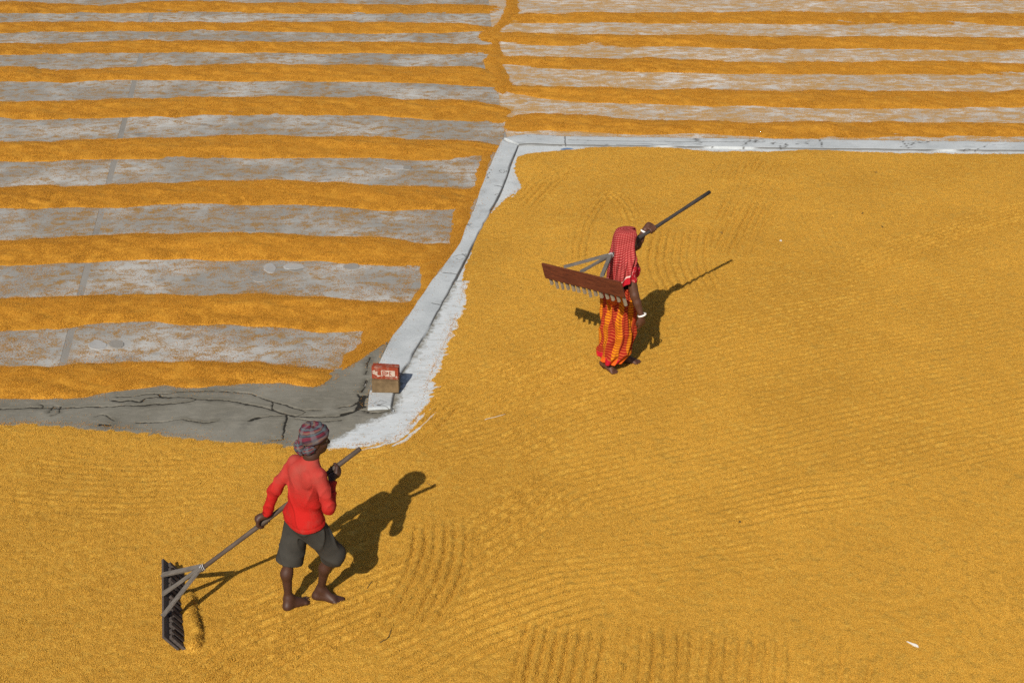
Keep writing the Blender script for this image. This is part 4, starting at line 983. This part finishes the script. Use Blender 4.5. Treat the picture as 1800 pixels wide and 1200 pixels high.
# shorts
S = SDF((-1.75, 8.3, 0.34), (-1.02, 8.9, 0.95), 0.0055)
S.ell(pel + (0, 0, -.04), (.100, .115, .12), (hip_f, hip_r, (0, 0, 1)), .05)
Lh2 = Lkn + unit(Lkn - Lhip) * .04; Rh2 = Rkn + np.array((-.035, .03, -.055))
S.rc(Lhip, Lkn, .091, .088, .05); S.rc(Lkn, Lh2, .088, .093, .03)
S.rc(Rhip, Rkn, .092, .071, .05); S.rc(Rkn, Rh2, .072, .073, .03)
def sfold(X, Y, Z):
    """pleats run from the gathered waist down each thigh"""
    cr = lambda t: (1 - np.abs(np.sin(t))) ** 2
    u = (X + 1.43) * hip_r[0] + (Y - 8.565) * hip_r[1]; w = (X + 1.43) * hip_f[0] + (Y - 8.565) * hip_f[1]
    low = np.clip((.80 - Z) / .08, 0, 1)
    f = -.0125 * cr(34 * (w * .75 - u * .6 + .25 * (Z - .8)) + 1.2 * np.sin(14 * Z)) * low * np.clip((Z - .50) / .12, 0.15, 1)
    return f - .009 * cr(20 * (Z + .8 * w) + 2 * np.sin(12 * u)) * np.clip((.62 - Z) / .15, 0, 1)
S.field(sfold)
S.plane(Lh2, Lkn - Lhip, Lh2 - .17, Lh2 + .14); S.plane(Rh2 + (0, 0, 0), (-.30, .22, -1.0), Rh2 - .14, Rh2 + .14)
S.rc(Lh2 + (0, 0, .06), Lh2 + (0, 0, -.1), .066, .088, .01, 'cut'); S.rc(Rh2 + (0, 0, .04), Rh2 + (-.02, .02, -.1), .056, .068, .01, 'cut')
obj('shorts', S.mesh('shorts'), M['shorts'], man)

def loft(name, fn, nu, nv, mat, parent, wrap=True, thick=0.003, uvfn=None):
    """surface fn(a, v): a in 0..1 round, v in 0..1 down"""
    a = np.linspace(0, 1, nu, endpoint=not wrap)[:, None]; v = np.linspace(0, 1, nv)[None]
    X, Y, Z = fn(a + 0 * v, v + 0 * a)
    me = mesh_np(name, np.stack([X, Y, Z], -1).reshape(-1, 3), grid_faces(nu, nv, wrap))
    U, W = uvfn(a + 0 * v, v + 0 * a); set_uv(me, np.stack([U, W], -1).reshape(-1, 2))
    o = obj(name, me, mat, parent)
    if thick:
        m = o.modifiers.new('thickness', 'SOLIDIFY'); m.thickness = thick; m.offset = 0
    return o
# turban: cloth wound round the head, a little tilted, with a knot behind
tu = unit(np.array((-.28 * hf[0], -.28 * hf[1], 1.0)) + np.array((0.05, 0, 0))); tf = unit(hf - tu * np.dot(hf, tu)); tr = np.cross(tf, tu)
tc = skull + np.array((0, 0, .012))
def turb(a, v):
    th = 2 * math.pi * a
    q = v * 0.985
    h = .096 * np.cos(q * math.pi / 2) ** 0.9 + .004                 # from the crown down to the brow
    r = np.sin(q * math.pi / 2) ** 0.55
    lay = .010 * np.abs(np.sin(math.pi * (3.2 * v + .35 * np.sin(th + .6)))) * np.clip(v * 3, 0, 1) + .012 * np.exp(-((v - .86) / .10) ** 2)
    rf = (.090 + .85 * lay) * r; rs = (.080 + .85 * lay) * r
    h = h + .016 * np.cos(th + 2.4) * np.clip(1 - v, 0, 1) - .020 * np.clip(v - .6, 0, 1) * (1 - np.cos(th)) * .9
    w = .0025 * np.sin(9 * th + 14 * v)
    P = [tc[k] + tf[k] * (rf + w) * np.cos(th) + tr[k] * (rs + w) * np.sin(th) + tu[k] * h for k in range(3)]
    return P
loft('turban', turb, 64, 36, M['turban'], man, True, 0.006, lambda a, v: (a * .6, v * .22 + .03 * np.sin(2 * math.pi * a)))
def lump(name, c, r, A, mat, parent, amp=.006, uvs=(.5, .3)):
    def fn(a, v):
        th = 2 * math.pi * a; ph = math.pi * np.clip(v, .02, .98)
        k = 1 + amp / r[0] * np.sin(5 * th + 7 * ph)
        d = [np.sin(ph) * np.cos(th) * r[0] * k, np.sin(ph) * np.sin(th) * r[1] * k, np.cos(ph) * r[2] * k]
        return [c[i] + A[0][i] * d[0] + A[1][i] * d[1] + A[2][i] * d[2] for i in range(3)]
    return loft(name, fn, 28, 18, mat, parent, True, 0, lambda a, v: (a * uvs[0], v * uvs[1]))
Am = (tf, tr, tu)
kn = tc - tf * .116 + tr * .012 - tu * .026
lump('turban_knot', kn, (.036, .040, .055), Am, M['turban'], man)
lump('turban_tail', tc - tf * .066 + tr * .062 - tu * .040, (.046, .026, .030), Am, M['turban'], man)

# --- the person in a saree, carrying the other rake
wf = unit((0.97, 0.10, 0)); wr_ = np.array((wf[1], -wf[0], 0)); WHn = np.array(WH)
wsk = np.array((1.02, 12.22, 1.285)); wnk = np.array((0.995, 12.22, 1.165)); wch = np.array((1.01, 12.22, 1.03)); wpe = np.array((0.965, 12.22, .76)); wwa = np.array((0.965, 12.22, .88))
wRs = np.array((1.045, 12.075, 1.085)); wLs = np.array((1.0, 12.365, 1.10)); wRe = np.array((1.095, 12.01, .855)); wRw = np.array((1.165, 11.975, .665))
wLe = np.array((1.135, 12.415, 1.17)); wLH = np.array(WTIP) - WHn * .80; wLw = wLH + unit(np.array((-.75, -.20, .10))) * .062
wRk = np.array((0.975, 12.15, .45)); wRa = np.array((.868, 12.125, .145)); wLk = np.array((1.07, 12.29, .45)); wLa = np.array((1.045, 12.30, .105))
S = SDF((0.7, 11.75, 0.0), (1.45, 12.65, 1.48), 0.0055)
S.ell(wpe, (.105, .14, .10), (wf, wr_, (0, 0, 1)), .04).rc(wpe, wch, .085, .085, .05).ell(wch, (.080, .125, .11), (wf, wr_, (0, 0, 1)), .05).rc(wLs, wRs, .040, .040, .05)
S.rc(wch + (0, 0, .08), wnk, .055, .045, .03).rc(wnk, wsk - (0, 0, .03), .044, .045, .02)
whf = unit((0.95, 0.10, -0.16)); WP = head(S, wsk, whf, (0, 0, 1))
for sh, el, wr in ((wRs, wRe, wRw), (wLs, wLe, wLw)):
    S.rc(sh, el, .049, .040, .02); S.rc(el, el + (wr - el) * .35, .040, .037, .015); S.rc(el + (wr - el) * .35, wr, .037, .023, .015)
grip(S, wLH, WHn, wLw); hang_hand(S, wRw, (0.10, 0.02, -1.0), (-.5, .7, 0), .95)
for hi_, kn, an in ((wpe + wr_ * .08, wRk, wRa), (wpe - wr_ * .08, wLk, wLa)):
    S.rc(hi_, kn, .075, .05, .03); S.rc(kn, kn * .6 + an * .4 + np.array((-.02, 0, 0)), .047, .05, .03); S.rc(kn * .6 + an * .4 + np.array((-.02, 0, 0)), an, .048, .031, .03)
def foot_tip(s, a, h, t):
    a, h, t = (np.array(q, float) for q in (a, h, t)); d = unit(t - h); L = np.linalg.norm(t - h); sd = unit(np.cross(d, (0, 0, 1.0))); u = np.cross(sd, d)
    s.rc(a, h + d * .03 + u * .03, .033, .032, .03).rc(h + d * .03 + u * .03, h + d * L * .72 + u * .018, .031, .022, .02).rc(a, h + d * L * .6 + u * .03, .028, .021, .03)
    for q in (-1, 1): s.rc(h + d * L * .5 + u * .02, h + d * L * .76 + sd * q * .022 + u * .015, .022, .017, .015)
    for i in range(5):
        o = (i - 2) * .0158; s.rc(h + d * L * .74 + sd * o + u * .014, h + d * L * (.96, 1, .97, .92, .86)[i] + sd * o * 1.1 + np.array((0, 0, .010)), .0118, .0098, .006)
foot_tip(S, wRa, (.808, 12.150, .095), (.962, 12.062, GZ - .006)); foot(S, wLa, (.99, 12.30, GZ - .006), (1.20, 12.285, GZ - .008))
wom = tag(obj('person', S.mesh('person'), M['skin_woman']), 'person in orange saree and red checked headcloth shouldering a rake', 'person')
for q in (-1, 1):
    e = SDF(WP(.078, q * .031, -.006) - .02, WP(.078, q * .031, -.006) + .02, .0025).ell(WP(.074, q * .031, -.005), (.011, .011, .011)); obj('eye', e.mesh('eye'), M['eye'], wom)
# blouse
S = SDF((0.8, 11.9, 0.85), (1.3, 12.6, 1.25), 0.0055)
S.ell(wch, (.102, .150, .135), (wf, wr_, (0, 0, 1)), .05).rc(wLs, wRs, .058, .060, .05)
for q in (-1, 1): S.ell(wch + wf * .085 + wr_ * q * .062 + np.array((0, 0, -.01)), (.058, .060, .062), None, .035)
S.rc(wRs, wRs + (wRe - wRs) * .38, .060, .054, .03).rc(wLs, wLs + (wLe - wLs) * .5, .058, .052, .03)
S.field(lambda X, Y, Z: .005 * np.sin(45 * Z + 18 * Y + 5 * np.sin(15 * X)))
S.plane((0, 0, .925), (0, 0, -1)); S.ell(wnk + (0.02, 0, .04), (.085, .085, .07), None, .01, 'cut')
obj('blouse', S.mesh('blouse'), M['blouse'], wom)
# saree skirt
def skirt(a, v):
    th = 2 * math.pi * a
    sv = np.array([0, .18, .45, .70, .88, 1.0])
    cx = np.interp(v, sv, [.968, .968, .974, .974, .946, .906]); cy = np.interp(v, sv, [12.215, 12.215, 12.20, 12.19, 12.175, 12.165])
    rx = np.interp(v, sv, [.122, .150, .160, .162, .148, .108]); ry = np.interp(v, sv, [.150, .172, .180, .175, .165, .150])
    cz = .885 - .725 * v
    z = cz + .05 * v ** 3 * np.cos(th) * -0.3 + .02 * v * np.sin(th)
    pl = .013 * np.sin(10 * th + 2.2 * np.sin(2.3 * v * 3.1)) * (0.3 + .8 * v) + .009 * np.sin(5 * th - 8 * v) + .006 * np.sin(23 * th + 4 * v) * (1 - .5 * v)
    dg = .011 * (1 - 2 * np.abs(np.sin(12 * (v + .20 * np.cos(th + 1.0)))) ** .7) * np.clip(v * 1.6 - .3, 0, 1)
    return cx + (rx + pl + dg) * np.cos(th), cy + (ry + pl + dg) * np.sin(th), z
loft('saree_skirt', skirt, 150, 90, M['saree'], wom, True, 0.004, lambda a, v: (a * 1.08 + .018 * np.sin(6.5 * v + 5 * a) + .010 * np.sin(15 * v + 11 * a), (v - 1) * .74 + (1 - v) * (.028 * np.sin(2 * math.pi * a * 3 + 4 * v) + .014 * np.sin(2 * math.pi * a * 8 + 9 * v))))
def inner(a, v):
    th = 2 * math.pi * a
    return 1.015 + (.095 - .0 * v) * np.cos(th) + .006 * np.sin(7 * th), 12.26 + .10 * np.sin(th), .42 - .235 * v
loft('petticoat', inner, 60, 20, M['blouse'], wom, True, 0.004, lambda a, v: (a, v))
# saree end thrown over the far shoulder and tucked at the waist
def pallu(a, v):
    s_ = (a - .5)
    path = np.array([(0.93, 12.02, .80), (0.885, 12.10, .93), (0.885, 12.22, 1.07), (0.93, 12.33, 1.17), (1.06, 12.36, 1.14), (1.10, 12.26, 1.0), (1.09, 12.14, .86)])
    t = v * (len(path) - 1); C = [np.interp(t, np.arange(len(path)), path[:, k]) for k in range(3)]
    return C[0] + .02 * s_ * 2 + .006 * np.sin(16 * a + 5 * v), C[1] - s_ * .10 + 0 * v, C[2] + s_ * .10 + .004 * np.sin(22 * a)
loft('saree_end', pallu, 24, 50, M['saree_top'], wom, False, 0.005, lambda a, v: (a * .14, v * .9))
lump('waist_tuck', np.array((.905, 12.05, .79)), (.045, .04, .055), np.eye(3), M['saree_top'], wom, .008)
# checked headcloth
def scarf(a, v):
    ph = (a - .5) * np.radians(360 - 68 * np.clip(v / .16, 0, 1)); th = math.pi + ph              # open towards the face
    sv = np.array([0, .06, .14, .24, .34, .46, .62, .80, 1.0])
    rr = np.interp(v, sv, [.004, .056, .092, .109, .110, .108, .122, .132, .134])
    back = (1 + np.cos(ph)) / 2
    wide = np.interp(v, sv, [1, 1, .98, .93, .94, 1.18, 1.62, 1.72, 1.66])
    drop = np.interp(v, sv, [1.415, 1.412, 1.397, 1.352, 1.290, 1.215, 1.11, .99, .86])
    low = 1.415 - (1.415 - drop) * (0.54 + .48 * back + .06 * np.sin(ph - .6))
    cx = np.interp(v, sv, [1.020, 1.020, 1.020, 1.018, 1.012, 1.005, 1.0, .995, .99]); cy = 12.215 + 0 * v - .03 * v
    fold = (.010 * np.sin(8 * ph + 2 + 2.5 * v) + .016 * (.5 - np.abs(np.sin(6.5 * ph + 3 * v + .6 * np.sin(9 * v)))) + .010 * np.sin(5 * ph - 7 * v)) * np.clip(v * 1.8 - .35, 0, 1)
    r = rr + fold
    return cx + wf[0] * r * 1.04 * np.cos(th), cy + r * wide * np.sin(th), low
loft('headcloth', scarf, 130, 90, M['scarf'], wom, False, 0.004, lambda a, v: ((a - .5) * .62 + .012 * np.sin(14 * a + 5 * v) * v, (v - 1) * .62 + .02 * np.sin(9 * a) * (1 - v)))
# bangles
def bangle(c, axis, R, r):
    ax = unit(axis); e1 = unit(np.cross(ax, (0.3, 0.5, 0.8))); e2 = np.cross(ax, e1)
    t = Bits(); n = 26
    V = []; F = []
    for i in range(n):
        for j in range(8):
            A = 2 * math.pi * i / n; B = 2 * math.pi * j / 8
            V.append(np.array(c) + (R + r * math.cos(B)) * (math.cos(A) * e1 + math.sin(A) * e2) + 1.7 * r * math.sin(B) * ax)
            F.append((i * 8 + j, ((i + 1) % n) * 8 + j, ((i + 1) % n) * 8 + (j + 1) % 8, i * 8 + (j + 1) % 8))
    t.put(V, F); return t
bangle(wRw + (0.002, 0, .012), wRw - wRe, .036, .0052).build('bangle', M['bangle'], wom, smooth=True)
bangle(wLw + unit(wLe - wLw) * .022, wLw - wLe, .031, .005).build('bangle', M['bangle'], wom, smooth=True)

# ------------------------------------------------------------------ small litter on the grain
def stalk(px_pts, r, mat, name, label, cat, group=None):
    P = GP(px_pts, 0.04); t = Bits(); C = catmull(P, 4)
    t.tube([(p[0], p[1], field_z(p[0], p[1]) + .006 + .004 * math.sin(i)) for i, p in enumerate(C)], [r] * len(C), 6)
    tag(t.build(name, mat, smooth=True), label, cat, group)
stalk([(668, 1130), (680, 1122), (686, 1110), (688, 1104)], .0035, M['straw'], 'stalk', 'dark curved stalk on the grain below the raked furrows', 'stalk')
stalk([(645, 1032), (655, 1022)], .003, M['straw'], 'stalk', 'short dark stalk right of the walking feet', 'stalk')
stalk([(750, 849), (757, 852), (766, 851)], .0025, M['straw'], 'stalk', 'thin stalk by the shadow of the turbaned head', 'stalk')
stalk([(852, 738), (868, 734), (888, 728)], .0022, M['scrap_white'], 'straw', 'pale straw lying on the grain right of the limewashed corner', 'straw')
def scrap(px, py, w, h, rz, mat, name, label, cat, zadd=0.0):
    x, y = (float(q) for q in G(px, py, 0.035)); t = Bits(); n = 9
    V = []; a = np.linspace(0, 6.283, n, endpoint=False)
    for lev, k in ((0, 1.0), (.007, .8)):
        for q in a:
            rr = 1 + .25 * math.sin(3 * q + px); u, v = w / 2 * rr * k * math.cos(q), h / 2 * rr * k * math.sin(q)
            V.append((x + u * math.cos(rz) - v * math.sin(rz), y + u * math.sin(rz) + v * math.cos(rz), max(field_z(x, y), .008) + .003 + lev + zadd + .004 * math.sin(2 * q)))
    F = [(i, (i + 1) % n, n + (i + 1) % n, n + i) for i in range(n)] + [tuple(range(n, 2 * n)), tuple(range(n))[::-1]]
    t.put(V, F); tag(t.build(name, mat), label, cat)
scrap(1606, 1132, .095, .022, -0.75, M['scrap_white'], 'paper_scrap', 'white scrap on the grain near the lower right corner', 'scrap')
scrap(1372, 423, .03, .03, 0, M['scrap_white'], 'pebble', 'tiny white pebble on the grain right of the carried rake handle', 'pebble')
scrap(995, 259, .16, .05, .1, M['scrap_blue'], 'cloth_scrap', 'small blue scrap on the lime apron under the cross kerb', 'scrap')
for i, (px, py, tx) in enumerate([(1267, 410, 'dark leaf bit on the grain right of the raised hand'), (1516, 376, 'dark crumb on the grain in the upper right, alone'), (1551, 399, 'dark crumb right of its neighbours below the cross kerb'), (1540, 303, 'dark crumb just below the pale cross kerb'), (1300, 918, 'dark tuft of chaff in the middle of the raked bed')]):
    scrap(px, py, 0.045 if i != 4 else .03, .018, i * .9, M['straw'], 'chaff', tx, 'chaff')
